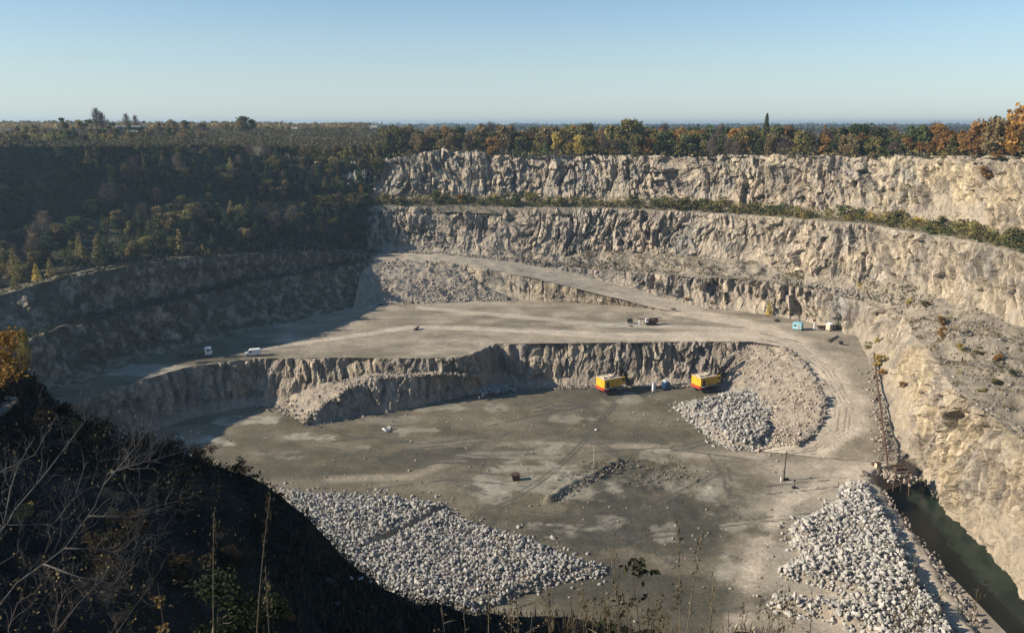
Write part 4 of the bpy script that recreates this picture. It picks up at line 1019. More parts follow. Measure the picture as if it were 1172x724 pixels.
# ---- bushes along the terrace between the middle and the upper wall
(t3, t4), tu = resample([L3[6:], L4[6:]], 0.5)
tpx, tpy = proj(t3)
def tw(px):
    if px < 480: return [('olive', 5), ('rust', 0.8), ('green', 3), ('pale', 1)]
    if px < 660: return [('green', 5), ('olive', 5), ('yellow', 0.5), ('rust', 0.5)]
    if px < 860: return [('olive', 5), ('green', 5)]
    if px < 1060: return [('olive', 5), ('yellow', 1.6), ('green', 4), ('pale', 1.4)]
    return [('green', 5), ('olive', 5), ('yellow', 0.8)]
TZ = [(560, 'on the left part of the terrace between the two upper walls'), (800, 'on the middle of the terrace between the two upper walls'), (2000, 'on the right part of the terrace between the two upper walls')]
TN = {'rust': 'rusty bush', 'green': 'dark green bush', 'olive': 'olive bush', 'yellow': 'yellow bush', 'pale': 'pale yellow bush'}
for k in range(300):
    i = random.randrange(len(t3))
    if tpx[i] > 1200 or tpx[i] < 330: continue
    v = random.uniform(0.12, 1.0); p = t3[i] * (1 - v) + t4[i] * v; c = pick(tw(tpx[i])); zt = next(z for a, z in TZ if tpx[i] < a)
    near = np.interp(tpx[i], [400, 900, 1172], [1.0, 0.85, 0.85])
    plant('bush', 'bush', c, (p[0], p[1], p[2] - 0.2), (random.uniform(1.8, 3.8) if random.random() < 0.68 else random.uniform(4.2, 7.5)) * near, TN[c] + ' ' + zt, TN[c] + 'es ' + zt, wide=random.uniform(1.0, 1.5))
ug = []
for _ in range(15000):
    i = random.randrange(len(t3)); v = random.uniform(-0.02, 1.15); p = t3[i] * (1 - v) + t4[i] * v
    ug.append((p[0], p[1], p[2] + random.random() ** 1.3 * 3.4))
scatter_cards('undergrowth', ug, (0.2, 0.5), M_LEAF['olive'], 'low green growth covering the terrace', 'undergrowth', 23)
ug = []
for _ in range(6500):
    i = random.randrange(len(t4)); p = t4[i]
    if fbm(p[0] / 9, p[1] / 9, 3, 8) < 0.47: continue
    ug.append((p[0], p[1] + random.uniform(-1, 1), p[2] + random.random() * 3.4))
scatter_cards('undergrowth', ug, (0.25, 0.55), M_LEAF['pale'], 'yellow growth at the foot of the upper wall', 'undergrowth', 24)

ug = []
(na, nb_), nu = resample([N2, Lb], 0.6)
for _ in range(4500):
    i = random.randrange(len(na)); v = random.uniform(-0.1, 1.1); p = na[i] * (1 - v) + nb_[i] * v
    if fbm(p[0] / 5, p[1] / 5, 3, 18) < 0.42: continue
    ug.append((p[0], p[1], p[2] + random.random() ** 1.4 * 1.8))
scatter_cards('undergrowth', ug, (0.25, 0.6), M_LEAF['hill'], 'dark low growth on the shaded upper bench', 'undergrowth', 27)
ug = []
(na, nb_), nu = resample([Mq[1:], M2[2:] - nM[2:] * 7], 0.6)
for _ in range(3500):
    i = random.randrange(len(na)); v = random.uniform(-0.1, 1.1); p = na[i] * (1 - v) + nb_[i] * v
    if fbm(p[0] / 5, p[1] / 5, 3, 19) < 0.42: continue
    ug.append((p[0], p[1], p[2] + random.random() ** 1.4 * 1.6))
scatter_cards('undergrowth', ug, (0.25, 0.6), M_LEAF['hill'], 'dark low growth on the shaded berm between the left faces', 'undergrowth', 28)
# ---- single shrubs on the ledges and slopes (each seen on its own in the photograph)
def shrub(px, py, z, c, h, label, form='bush', wide=1.2, Y=None, name='bush'):
    p = Q(px, py, Y) if Y else P(px, py, z)
    if 'right ledge' in label: p = LV[np.argmin((LPX - px) ** 2 + (LPY - py) ** 2)]
    return plant(name, form, c, (p[0], p[1], p[2] - 0.25), h, label, wide=wide)
for a in [(745,330,None,'orange',2.6,'orange bush beside the haul road ramp','bush',1.4,366),(786,345,None,'orange',2.4,'orange bush at the foot of the low wall left of the yellow tree','bush',1.5,348),(815,350,None,'brown',2.6,'brown bush at the foot of the low wall','bush',1.3,344),
 (880,361,14.5,'yellow',6.2,'tall yellow tree at the foot of the low wall by the road','cone',1.1,None),(906,363,14.5,'olive',4.6,'round olive bush left of the blue cabin','bush',1.4,None),(961,377,14.5,'green',6.0,'dense dark green tree right of the pale hut','cone',1.5,None),
 (985,334,27,'yellow',5,'yellow bush high on the ledge above the pale hut','bush',1.0,313),(870,318,26,'olive',2,'olive bush on the narrow ledge above the yellow tree','bush',1.6,350),(1040,350,26.5,'yellow',3.4,'yellow bush at the upper end of the right ledge','bush',1.2,None),
 (1058,352,26.5,'olive',3.2,'olive bush beside the yellow one on the right ledge','bush',1.4,None),(1076,372,26,'rust',4.2,'rusty orange bush at the upper right ledge','bush',1.2,None),(1079,386,25.5,'orange',3.6,'orange bush just below the rusty one on the right ledge','bush',1.2,None),(1076,345,None,'orange',3.6,'orange bush growing out of the foot of the right wall','bush',1.1,284),
 (1100,402,25.3,'yellow',2.6,'yellow bush in the middle of the right ledge','bush',1.6,None),(1120,404,25.3,'olive',2.4,'olive bush in the middle of the right ledge','bush',1.7,None),(1142,412,25.3,'orange',3.2,'orange bush on the right ledge near the frame edge','bush',1.1,None),(1140,440,25.2,'olive',2.0,'low olive bush on the outer right ledge','bush',2.0,None),(1122,448,25.2,'olive',1.6,'smallest olive bush on the outer right ledge','bush',2.0,None),(1160,430,25.2,'green',2.2,'green bush on the right ledge','bush',1.8,None),
 (1003,402,13,'yellow',6.4,'tall yellow bush at the top of the rusty pipe','cone',1.2,None),(1006,420,11.3,'yellow',5.4,'yellow bush beside the rusty pipe','bush',1.1,None),(1009,432,10.5,'orange',3.6,'orange bush beside the rusty pipe','bush',1.0,None),(1024,430,12.5,'green',2.6,'dark green bush right of the rusty pipe','bush',1.5,None),(1033,445,13,'orange',3.0,'orange bush in the gully right of the pipe','bush',0.9,None),(992,398,14,'olive',2.6,'olive bush left of the top of the pipe','bush',1.5,None),
 (1128,207,None,'rust',6.0,'large reddish bush clinging to the right end of the upper wall','bush',1.6,289),(919,232,None,'green',3.4,'dark green bush clinging to the middle of the upper wall','bush',1.0,357),(1060,352,None,'brown',3,'brown bush at the foot of the right wall','bush',1.3,283),(690,344,None,'brown',2.2,'brown bush beside the bend of the ramp','bush',1.6,351),(770,356,14.5,'brown',1.8,'brown bush on the tip of the ramp slope','bush',1.8,None)]:
    shrub(*a)
ug = []
for q in LVIS[RNG.integers(len(LVIS), size=14000)]:
    if fbm(q[0] / 6, q[1] / 6, 3, 81) < 0.54: continue
    ug.append((q[0] + random.uniform(-.5, .5), q[1] + random.uniform(-.5, .5), q[2] + random.random() * 0.8))
scatter_cards('undergrowth', ug, (0.2, 0.5), M_LEAF['drygrass'], 'patchy weeds on the right-hand ledge', 'undergrowth', 25)

# ---- far woods and the skyline on the left
def woods(y0, x0, x1, ground, h, n, size, mat, seed, label):
    r = np.random.default_rng(seed); C = []
    for _ in range(n):
        x = r.uniform(x0, x1); y = y0 + r.normal() * y0 * 0.05
        top = h * (0.45 + 0.75 * fbm(x / 26, y / 500, 4, seed)); C.append((x, y, ground + top * r.random() ** 0.6))
    scatter_cards('woods', C, size, M_LEAF[mat], label, 'woods', seed)
woods(700, -120, 520, 74, 7, 7000, (0.9, 1.9), 'far', 31, 'dull autumn woods behind the cliff-top trees')
woods(1200, -300, 900, 74, 13, 8000, (1.6, 3.2), 'far', 32, 'distant dark woods beyond the quarry rim')
woods(2200, -900, 1600, 72, 17, 9000, (3, 6), 'far', 33, 'farthest bluish woods on the horizon')
woods(3800, -2600, 2700, 70, 22, 9000, (6, 11), 'far', 34, 'last faint line of woods on the horizon')
woods(620, -440, -120, 84, 7, 5000, (0.9, 1.8), 'brown', 35, 'brown scrub woods behind the shaded hill')
woods(900, -700, -150, 85, 8, 5000, (1.2, 2.6), 'brown', 36, 'greyish woods on the left skyline')
for px, py0, py1, Y, form, c, lab in [(75,150,134,430,'broad','olive','lone olive tree at the left end of the skyline'),(100,150,136,440,'broad','green','round dark tree on the left skyline'),(93,150,137,445,'broad','pale','pale rounded tree beside the dark one on the left skyline'),(112,152,125,450,'twig','twig','tallest bare tree on the left skyline'),(118,152,129,455,'twig','twig','shorter bare tree beside the tallest one on the skyline'),
    (146,152,131,470,'twig','twig','bare tree behind the long white building'),(156,152,133,480,'twig','twig','bare tree at the right end of the long white building'),(127,152,140,450,'broad','green','dark tree at the left end of the long white building'),(149,152,140,440,'broad','green','dark tree in front of the long white building'),(197,152,136,520,'broad','brown','brownish tree on the skyline right of the white building'),(214,154,137,520,'broad','brown','wide brown tree on the skyline'),(232,154,140,540,'broad','twig','greyish tree on the skyline'),
    (278,156,132,540,'broad','olive','tallest leafy tree on the skyline left of the pale cliff'),(288,156,134,545,'broad','green','dark tree beside the tallest leafy tree on the skyline'),(262,156,139,560,'broad','brown','brown tree left of the tallest leafy tree on the skyline'),(672,160,140,480,'broad','green','green tree rising above the cliff-top trees'),(20,152,143,420,'broad','twig','grey tree at the left edge of the skyline'),(50,152,144,425,'cone','brown','small brown tree at the left of the skyline'),(180,152,139,500,'broad','olive','olive tree right of the long white building')]:
    b_ = Q(px, py0, Y); t_ = Q(px, py1, Y)
    plant({'twig': 'bare_tree'}.get(form, NAMES[c][0] if c != 'pale' else 'leafy_tree'), form, c, b_, t_[2] - b_[2], lab, wide=1.25 if form == 'broad' else 0.8)
M_PLASTER = plain('white_plaster', (0.5, 0.49, 0.46), 0.9, var=0.08); M_ROOFS = plain('pale_roof_sheet', (0.45, 0.45, 0.45), 0.6, var=0.15); M_GLASSD = plain('dark_glass', (0.02, 0.025, 0.03), 0.15, var=0.05, spec=0.6)
def house(px, py, Y, L, W, H, roof, label, nwin):
    p = Q(px, py, Y); t = thing('house', label, 'house', p, R(random.uniform(-12, 12)))
    mb = MB(); mb.box((0, 0, H / 2 - 0.5), (L, W, H + 1)); wl = mb.build('wall', M_PLASTER, t)
    mb = MB(); mb.prism([(-L/2 - .4, H + 0.01), (L/2 + .4, H + 0.01), (L/2 + .4, H + 0.2), (0, H + roof), (-L/2 - .4, H + 0.2)] if roof > 2 else [(-L/2 - .4, H + 0.01), (L/2 + .4, H + 0.01), (L/2 + .2, H + roof), (-L/2 - .2, H + roof)], -W/2 - .4, W/2 + .4); mb.build('roof', M_ROOFS, t)
    for k in range(nwin):
        x = -L / 2 + L * (k + 0.5) / nwin
        mb = MB(); mb.box((x, -W/2 - 0.03, H * 0.55), (1.3, 0.12, 1.2)); mb.build('window', M_GLASSD, t)
    return t
ug = []
for _ in range(20000):
    px = random.uniform(-60, 440); Y = random.uniform(330, 620); q = Q(px, 150, Y); x = q[0]
    ug.append((x, Y, 81.5 + 4.0 * float(sstep(330, 560, Y)) + random.random() ** 1.4 * 3.0 * (0.2 + float(vn(x / 14, Y / 14, 3)))))
scatter_cards('undergrowth', ug, (0.35, 0.85), M_LEAF['scrub'], 'grey brown leafless scrub on the plateau behind the shaded hill', 'undergrowth', 26)
house(150, 149, 470, 13, 7, 1.7, 0.8, 'long low white building on the left skyline', 6)
house(339, 151.5, 560, 4, 4, 2.0, 1.3, 'small white house among the trees on the skyline', 2)
house(429, 149.5, 640, 4.5, 4, 2.2, 1.5, 'white house behind the trees above the left end of the cliff', 2)
house(366, 149, 700, 6, 5, 2.2, 0.9, 'pale low building between the two white houses', 3)
# ================================================================== machines and fittings
M_YELLOW = plain('yellow_paint', (0.66, 0.40, 0.02), 0.6, var=0.2, scale=0.8, dirt=(0.36, 0.25, 0.08)); M_RED = plain('red_oxide_paint', (0.40, 0.055, 0.02), 0.65, var=0.2, dirt=(0.22, 0.07, 0.04))
M_BLACK = plain('black_steel', (0.022, 0.022, 0.024), 0.6, var=0.3); M_STEEL = plain('worn_steel', (0.12, 0.115, 0.11), 0.5, metal=0.5, var=0.3)
M_ROOFD = plain('dusty_roof', (0.50, 0.42, 0.32), 0.85, var=0.25, scale=2.5); M_WHITE = plain('white_paint', (0.78, 0.78, 0.76), 0.45, var=0.06); M_BLUE = plain('blue_paint', (0.06, 0.14, 0.26), 0.6, var=0.2)
M_TEAL = plain('pale_blue_paint', (0.26, 0.50, 0.56), 0.6, var=0.15, dirt=(0.25, 0.32, 0.33)); M_RUST = plain('rusty_steel', (0.10, 0.055, 0.036), 0.85, var=0.4, scale=3); M_WOOD = plain('weathered_wood', (0.13, 0.10, 0.075), 0.9, var=0.3, scale=3)
M_TYRE = plain('rubber', (0.02, 0.02, 0.02), 0.85, var=0.2); M_GREYP = plain('grey_paint', (0.30, 0.31, 0.32), 0.6, var=0.15); M_ORANGE = plain('orange_paint', (0.62, 0.22, 0.04), 0.6, var=0.15); M_BEIGE = plain('beige_boards', (0.52, 0.44, 0.32), 0.85, var=0.2)
M_CONC = plain('concrete', (0.42, 0.40, 0.36), 0.9, var=0.15)

def excavator(loc, rz, label, boom_deg, boom_len, stick_drop):
    t = thing('rope_shovel', label, 'excavator', loc, rz, 'rope shovels under the bench wall')
    mb = MB()
    mb.box((0, 0, 0.85), (4.2, 2.6, 0.8)); mb.cyl((0, 0, 1.36), 1.7, 0.25, 20); mb.build('undercarriage', M_BLACK, t)
    for s in (-1, 1):
        mb = MB(); pr = [(-3.0, 0.35), (-2.6, 0.02), (2.6, 0.02), (3.0, 0.35), (3.0, 0.85), (2.6, 1.2), (-2.6, 1.2), (-3.0, 0.85)]
        mb.prism(pr, s * 2.0 - 0.5, s * 2.0 + 0.5); tr = mb.build('crawler_track', M_BLACK, t)
        w = MB()
        for k in range(6): w.cyl((-2.3 + 0.92 * k, s * 2.55, 0.58), 0.36, 0.12, 12, 'Y')
        w.build('track_roller', M_STEEL, tr)
    mb = MB(); mb.box((-3.3, 0, 2.05), (1.9, 5.04, 1.1)); mb.box((-4.3, 0, 2.1), (0.3, 4.4, 0.9)); mb.build('counterweight', M_RED, t, bevel=0.05)
    mb = MB(); mb.box((0.6, 0, 2.05), (5.8, 4.6, 0.7)); mb.build('lower_frame', M_BLACK, t, bevel=0.05)
    mb = MB(); mb.box((-0.6, 0, 4.0), (7.0, 5.0, 2.96)); hs = mb.build('machine_house', M_YELLOW, t, bevel=0.06)
    mb = MB()
    for x in (-3.4, -1.9, -0.5, 0.9, 2.2):
        for s in (-1, 1): mb.box((x, s * 2.53, 3.98), (0.09, 0.07, 2.9))
    mb.build('wall_rib', M_YELLOW, hs)
    for x in (-1.2, 1.55):
        for s in (-1, 1):
            mb = MB(); mb.box((x, s * 2.515, 4.1), (1.0, 0.05, 1.5)); gr = mb.build('vent_grille', M_YELLOW, t)
            mb = MB()
            for k in range(6): mb.box((x, s * 2.56, 3.5 + 0.24 * k), (1.0, 0.06, 0.1))
            mb.build('louvre', M_YELLOW, gr)
    mb = MB(); mb.box((-4.13, 0, 4.3), (0.05, 1.2, 1.4)); mb.build('rear_hatch', M_YELLOW, t)
    mb = MB()
    for k in range(5): mb.box((-4.12, -2.0 + 1.0 * k, 3.98), (0.06, 0.09, 2.9))
    mb.build('rear_rib', M_YELLOW, hs)
    for x in (-2.65, 0.2):
        for s in (-1, 1):
            mb = MB(); mb.box((x, s * 2.525, 3.7), (1.05, 0.06, 2.2)); d = mb.build('door', M_BLACK if x < 0 else M_YELLOW, t)
            mb = MB(); mb.box((x + 0.4, s * 2.58, 3.7), (0.06, 0.06, 0.3)); mb.build('handle', M_STEEL, d)
    mb = MB(); mb.box((-0.6, 0, 5.56), (7.3, 5.3, 0.14)); rf = mb.build('roof', M_ROOFD, t)
    mb = MB()
    for x in (-2.9, -0.9, 1.2): mb.box((x, 0.6 * math.sin(x), 5.85), (1.3, 2.2, 0.42))
    mb.build('roof_vent', M_ROOFD, rf)
    mb = MB()
    for s in (-1, 1):
        for k in range(6): mb.bar((-4.1 + 1.4 * k, s * 2.6, 5.63), (-4.1 + 1.4 * k, s * 2.6, 6.5), 0.06)
        mb.bar((-4.1, s * 2.6, 6.5), (2.9, s * 2.6, 6.5), 0.06)
    mb.build('roof_rail', M_STEEL, t)
    mb = MB(); mb.box((-0.4, -2.85, 2.52), (7.4, 0.6, 0.08)); mb.box((-0.4, 2.85, 2.52), (7.4, 0.6, 0.08)); mb.build('walkway', M_GREYP, t)
    mb = MB(); mb.box((3.75, -1.7, 4.2), (1.6, 1.5, 2.5)); cb = mb.build('cab', M_YELLOW, t, bevel=0.05)
    mb = MB(); mb.box((4.57, -1.7, 4.6), (0.05, 1.25, 1.1)); mb.box((3.85, -2.47, 4.6), (1.1, 0.05, 1.0)); mb.build('cab_window', M_GLASSD, cb)
    mb = MB()
    for s in (-1, 1):
        mb.bar((2.9, s * 1.2, 2.6), (3.6, s * 0.95, 10.4), 0.55); mb.bar((0.6, s * 1.0, 5.6), (3.55, s * 0.95, 9.9), 0.26)
    mb.bar((3.6, -0.9, 10.4), (3.6, 0.9, 10.4), 0.3); mb.build('gantry', M_BLACK, t)
    ba = R(boom_deg); b0 = Vector((3.6, 0, 2.4)); b1 = b0 + Vector((math.cos(ba), 0, math.sin(ba))) * boom_len
    mb = MB()
    for s in (-1, 1): mb.bar(b0 + Vector((0, s * 0.75, 0)), b1 + Vector((0, s * 0.4, 0)), 0.55, 0.95)
    for k in range(5):
        f = 0.15 + 0.17 * k; p = b0.lerp(b1, f); mb.bar(p + Vector((0, -0.6, 0)), p + Vector((0, 0.6, 0)), 0.3)
    bm_ = mb.build('boom', M_BLACK, t)
    mb = MB(); mb.cyl(b1, 0.75, 0.6, 18, 'Y'); mb.build('sheave', M_STEEL, bm_)
    mb = MB()
    for s in (-1, 1): mb.tube([b1 + Vector((0, s * 0.3, 0.6)), (3.6, s * 0.5, 10.4)], 0.05, 5)
    mb.build('stay_rope', M_BLACK, t)
    mid = b0.lerp(b1, 0.42); tip = mid + Vector((2.2, 0, -stick_drop)); back = mid - (tip - mid).normalized() * 2.6
    mb = MB()
    for s in (-1, 1): mb.bar(back + Vector((0, s * 0.95, 0)), tip + Vector((0, s * 0.95, 0)), 0.42, 0.6)
    mb.build('dipper_stick', M_BLACK, t)
    mb = MB(); mb.prism([(tip.x - 0.4, tip.z - 1.3), (tip.x + 1.5, tip.z - 1.1), (tip.x + 1.9, tip.z + 0.9), (tip.x - 0.5, tip.z + 0.7)], -1.1, 1.1); dp = mb.build('dipper', M_STEEL, t, bevel=0.08)
    mb = MB()
    for k in range(5): mb.bar((tip.x + 1.8, -0.9 + 0.45 * k, tip.z + 0.8), (tip.x + 2.5, -0.9 + 0.45 * k, tip.z + 1.25), 0.2)
    mb.build('dipper_tooth', M_STEEL, dp)
    mb = MB(); mb.tube([b1, tip + Vector((0.7, 0, 0.8))], 0.05, 5); mb.build('hoist_rope', M_BLACK, t)
    return t
e1 = P(697, 446.0, 0); e2 = P(805, 444.0, 0)
excavator((e1[0], e1[1] - 2.5, 0.05), R(29), 'yellow and red rope shovel with a steep black boom, nearer the white cabinet left side', 60, 9.5, 3.4)
excavator((e2[0], e2[1] - 2.5, 0.05), R(27), 'yellow and red rope shovel with a long raised boom beside the loose slope', 44, 11.5, 4.2)

# white switch cabinet and blue transformer between the shovels
p = P(748, 447.5, 0); t = thing('switch_cabinet', 'tall narrow white switch cabinet standing between the two shovels', 'cabinet', p, 0.3)
mb = MB(); mb.box((0, 0, 0.15), (1.3, 1.1, 0.3)); mb.build('plinth', M_CONC, t)
mb = MB(); mb.box((0, 0, 1.65), (0.95, 0.8, 2.7)); cb = mb.build('body', M_WHITE, t, bevel=0.04)
mb = MB(); mb.prism([(-.6, 3.0), (.6, 3.0), (0, 3.3)], -.5, .5); mb.build('roof', M_GREYP, t)
mb = MB(); mb.box((0, -0.43, 1.6), (0.8, 0.05, 2.3)); d = mb.build('door', M_WHITE, t); mb = MB(); mb.box((0.3, -0.48, 1.6), (0.05, 0.05, 0.3)); mb.build('handle', M_BLACK, d)
p = P(762, 445, 0); t = thing('transformer', 'dark blue transformer on skids right of the white cabinet', 'transformer', p, 0.4)
mb = MB(); [mb.box((0, s * 0.9, 0.2), (3.0, 0.25, 0.35)) for s in (-1, 1)]; mb.build('skid', M_BLACK, t)
mb = MB(); mb.box((0, 0, 1.55), (1.8, 1.7, 2.3)); mb.build('tank', M_BLUE, t, bevel=0.05)
mb = MB(); [mb.box((s * 1.15, -0.6 + 0.3 * k, 1.5), (0.5, 0.08, 1.7)) for s in (-1, 1) for k in range(5)]; mb.build('radiator', M_BLUE, t)
mb = MB(); mb.cyl((0, 0.3, 3.1), 0.42, 1.4, 14, 'X'); mb.box((0, 0.3, 2.75), (0.3, 0.3, 0.3)); mb.build('conservator', M_WHITE, t)
for k in (-0.5, 0, 0.5):
    mb = MB(); mb.tube([(k, -0.45, 2.7), (k, -0.45, 2.85), (k, -0.45, 3.25)], [0.14, 0.16, 0.06], 8); mb.build('insulator', M_WHITE, t)

def wheel(parent, x, y, r, w):
    mb = MB(); mb.tube([(x, y - w / 2, r), (x, y - w / 2 + 0.06, r), (x, y + w / 2 - 0.06, r), (x, y + w / 2, r)], [r * 0.88, r, r, r * 0.88], 18); ty = mb.build('wheel', M_TYRE, parent)
    mb = MB(); mb.cyl((x, y, r), r * 0.55, w + 0.04, 14, 'Y'); mb.build('rim', M_GREYP, ty)
# white van
p = P(289, 407.3, 14.5); t = thing('van', 'small white van parked on the edge of the bench by the shadow line', 'van', (p[0], p[1] + 0.5, 14.55), R(196))
mb = MB(); mb.prism([(-2.5, 0.35), (2.45, 0.35), (2.5, 0.9), (2.35, 1.15), (1.75, 1.3), (1.1, 2.1), (0.8, 2.25), (-2.35, 2.3), (-2.5, 2.1)], -0.95, 0.95); mb.build('body', M_WHITE, t, bevel=0.06)
mb = MB(); mb.add([(1.74, -0.8, 1.36), (1.74, 0.8, 1.36), (1.17, 0.75, 2.08), (1.17, -0.75, 2.08), (1.79, -0.8, 1.38), (1.79, 0.8, 1.38), (1.22, 0.75, 2.1), (1.22, -0.75, 2.1)], [(0, 1, 2, 3), (7, 6, 5, 4), (0, 4, 5, 1), (1, 5, 6, 2), (2, 6, 7, 3), (3, 7, 4, 0)]); mb.build('windscreen', M_GLASSD, t)
for s in (-1, 1):
    mb = MB(); mb.box((0.75, s * 0.955, 1.62), (0.85, 0.04, 0.55)); mb.build('side_window', M_GLASSD, t)
    mb = MB(); mb.box((2.47, s * 0.68, 0.82), (0.1, 0.4, 0.22)); mb.build('headlight', M_GREYP, t)
    for x in (-1.6, 1.6): wheel(t, x, s * 0.86, 0.36, 0.24)
mb = MB(); mb.box((2.5, 0, 0.48), (0.16, 1.85, 0.24)); mb.build('bumper', M_GREYP, t)
# dump truck in the shade
p = P(222, 409.5, 14.5); t = thing('dump_truck', 'long dark dump truck with a white cab standing in the shade on the bench', 'truck', (p[0], p[1] + 1, 14.55), R(14))
mb = MB(); mb.box((0, 0, 0.95), (11.0, 0.9, 0.35)); mb.build('chassis', M_BLACK, t)
mb = MB(); mb.prism([(-5.4, 1.25), (2.4, 1.25), (2.8, 2.75), (-6.0, 2.75)], -1.25, 1.25); mb.build('tipper_body', M_STEEL, t, bevel=0.05)
mb = MB(); mb.prism([(3.3, 0.8), (5.5, 0.8), (5.5, 1.9), (5.2, 3.1), (3.3, 3.15)], -1.2, 1.2); cb = mb.build('cab', M_WHITE, t, bevel=0.08)
mb = MB(); mb.box((5.4, 0, 2.4), (0.12, 2.0, 0.8), M=Matrix.Rotation(R(-14), 3, 'Y')); mb.build('windscreen', M_GLASSD, cb)
for s in (-1, 1):
    mb = MB(); mb.box((4.4, s * 1.21, 2.4), (1.0, 0.04, 0.65)); mb.build('side_window', M_GLASSD, cb)
    for x in (-4.2, -2.8, 0.2, 4.4): wheel(t, x, s * 1.0, 0.52, 0.32)

# dark drilling gear on the bench in front of the ramp
p = P(745, 371.5, 14.5); t = thing('drill_rig', 'low dark drilling rig with folded mast on the bench below the ramp', 'drill rig', (p[0], p[1], 14.55), R(4))
for s in (-1, 1):
    mb = MB(); mb.prism([(-2.2, 0.3), (-1.8, 0.02), (1.8, 0.02), (2.2, 0.3), (2.2, 0.6), (1.8, 0.9), (-1.8, 0.9), (-2.2, 0.6)], s * 1.2 - 0.3, s * 1.2 + 0.3); mb.build('crawler_track', M_BLACK, t)
mb = MB(); mb.box((0.2, 0, 1.55), (5.0, 2.3, 1.1)); mb.build('machine_body', M_RUST, t, bevel=0.05)
mb = MB(); mb.box((1.7, -0.4, 2.3), (1.6, 1.3, 0.7)); mb.build('engine_cover', M_BLACK, t, bevel=0.05)
mb = MB(); [mb.bar((-5.2, s * 0.35, 2.3), (4.2, s * 0.35, 2.7), 0.14) for s in (-1, 1)]; [mb.bar((-5.0 + 1.1 * k, -0.35, 2.32 + .045 * k), (-5.0 + 1.1 * k, 0.35, 2.32 + .045 * k), 0.09) for k in range(9)]; mb.build('mast', M_RUST, t)
mb = MB(); mb.box((-4.6, 0, 1.1), (0.25, 0.5, 2.2)); mb.build('mast_support', M_WHITE, t)
mb = MB(); mb.box((-1.9, -1.1, 2.0), (1.1, 0.9, 1.5)); cb = mb.build('cab', M_WHITE, t, bevel=0.05); mb = MB(); mb.box((-1.9, -1.57, 2.3), (0.8, 0.05, 0.6)); mb.build('cab_window', M_GLASSD, cb)
p = P(721, 370, 14.5); t = thing('compressor', 'small dark compressor on wheels left of the drilling rig', 'compressor', (p[0], p[1], 14.55), R(-8))
mb = MB(); mb.prism([(-1.1, 0.5), (1.1, 0.5), (1.1, 1.4), (0.7, 1.8), (-0.7, 1.8), (-1.1, 1.4)], -0.75, 0.75); mb.build('body', M_BLACK, t, bevel=0.05)
mb = MB(); mb.tube([(0.5, 0, 1.7), (0.5, 0, 2.5)], 0.09, 8); mb.build('exhaust', M_STEEL, t)
for s in (-1, 1): wheel(t, -0.3, s * 0.7, 0.36, 0.2)
mb = MB(); mb.bar((1.1, 0, 0.6), (2.3, 0, 0.35), 0.1); mb.build('drawbar', M_RUST, t)
p = P(722, 373.5, 14.5); o = mk('boulder', stone_shape(71, ICO2), ICO2F, M_DARK_STONE, attrs={'tint': np.full(len(ICO2), 0.4)}); o.location = (p[0], p[1], 14.8); o.scale = (0.8, 0.7, 0.6); tag(o, 'brown stone in front of the compressor', 'boulder')

# cabins and clutter where the road bends
def cabin(px, py, z, rz, dims, body, roofm, label, name='cabin', win=True):
    p = P(px, py, z); t = thing(name, label, 'cabin', (p[0], p[1], z + 0.05), rz); L, W, H = dims
    mb = MB(); [mb.box((0, s * W * 0.35, 0.12), (L, 0.25, 0.24)) for s in (-1, 1)]; mb.build('skid', M_BLACK, t)
    mb = MB(); mb.box((0, 0, 0.25 + H / 2), (L, W, H)); mb.build('wall', body, t, bevel=0.03)
    mb = MB(); mb.prism([(-L/2 - .15, H + 0.26), (L/2 + .15, H + 0.26), (L/2 + .1, H + 0.38), (0, H + 0.6), (-L/2 - .1, H + 0.38)], -W/2 - .15, W/2 + .15); mb.build('roof', roofm, t)
    mb = MB(); mb.box((L * 0.22, -W/2 - 0.02, 0.3 + H * 0.42), (L * 0.3, 0.05, H * 0.8)); d = mb.build('door', M_BLACK if not win else M_GREYP, t); mb = MB(); mb.box((L * 0.32, -W/2 - 0.06, 0.25 + H * 0.45), (0.05, 0.04, 0.2)); mb.build('handle', M_BLACK, d)
    if win:
        mb = MB(); mb.box((-L * 0.22, -W/2 - 0.02, 0.25 + H * 0.6), (L * 0.25, 0.05, H * 0.3)); mb.build('window', M_GLASSD, t)
    return t
cabin(913, 377, 14.5, R(-38), (3.3, 2.3, 2.3), M_TEAL, M_TEAL, 'small pale blue cabin at the edge of the haul road')
cabin(950, 378, 14.5, R(25), (2.6, 2.0, 2.2), M_BEIGE, M_WHITE, 'small pale hut with a dark door beside the dark green tree', 'hut', False)
p = P(931.5, 377, 14.5); t = thing('marker_post', 'white post with an orange board right of the blue cabin', 'post', (p[0], p[1], 14.5), 0.2)
mb = MB(); mb.box((0, 0, 0.15), (0.8, 0.8, 0.3)); mb.build('base', M_CONC, t); mb = MB(); mb.tube([(0, 0, 0.3), (0, 0, 3.2)], [0.26, 0.2], 10); mb.build('pole', M_WHITE, t); mb = MB(); mb.box((-0.15, -0.1, 3.6), (1.1, 0.12, 1.0)); mb.build('board', M_ORANGE, t)
p = P(942, 377, 14.5); t = thing('trailer', 'low rusty flat trailer between the post and the pale hut', 'trailer', (p[0], p[1], 14.5), R(8))
mb = MB(); mb.box((0, 0, 0.85), (3.8, 1.8, 0.2)); mb.build('bed', M_RUST, t); mb = MB(); [mb.box((0, s * 0.86, 1.15), (3.8, 0.08, 0.4)) for s in (-1, 1)]; mb.build('side_board', M_RUST, t); mb = MB(); mb.bar((1.9, 0, 0.8), (3.0, 0, 0.5), 0.12); mb.build('drawbar', M_RUST, t)
for s in (-1, 1): [wheel(t, x, s * 0.8, 0.38, 0.2) for x in (-1.1, 0.9)]
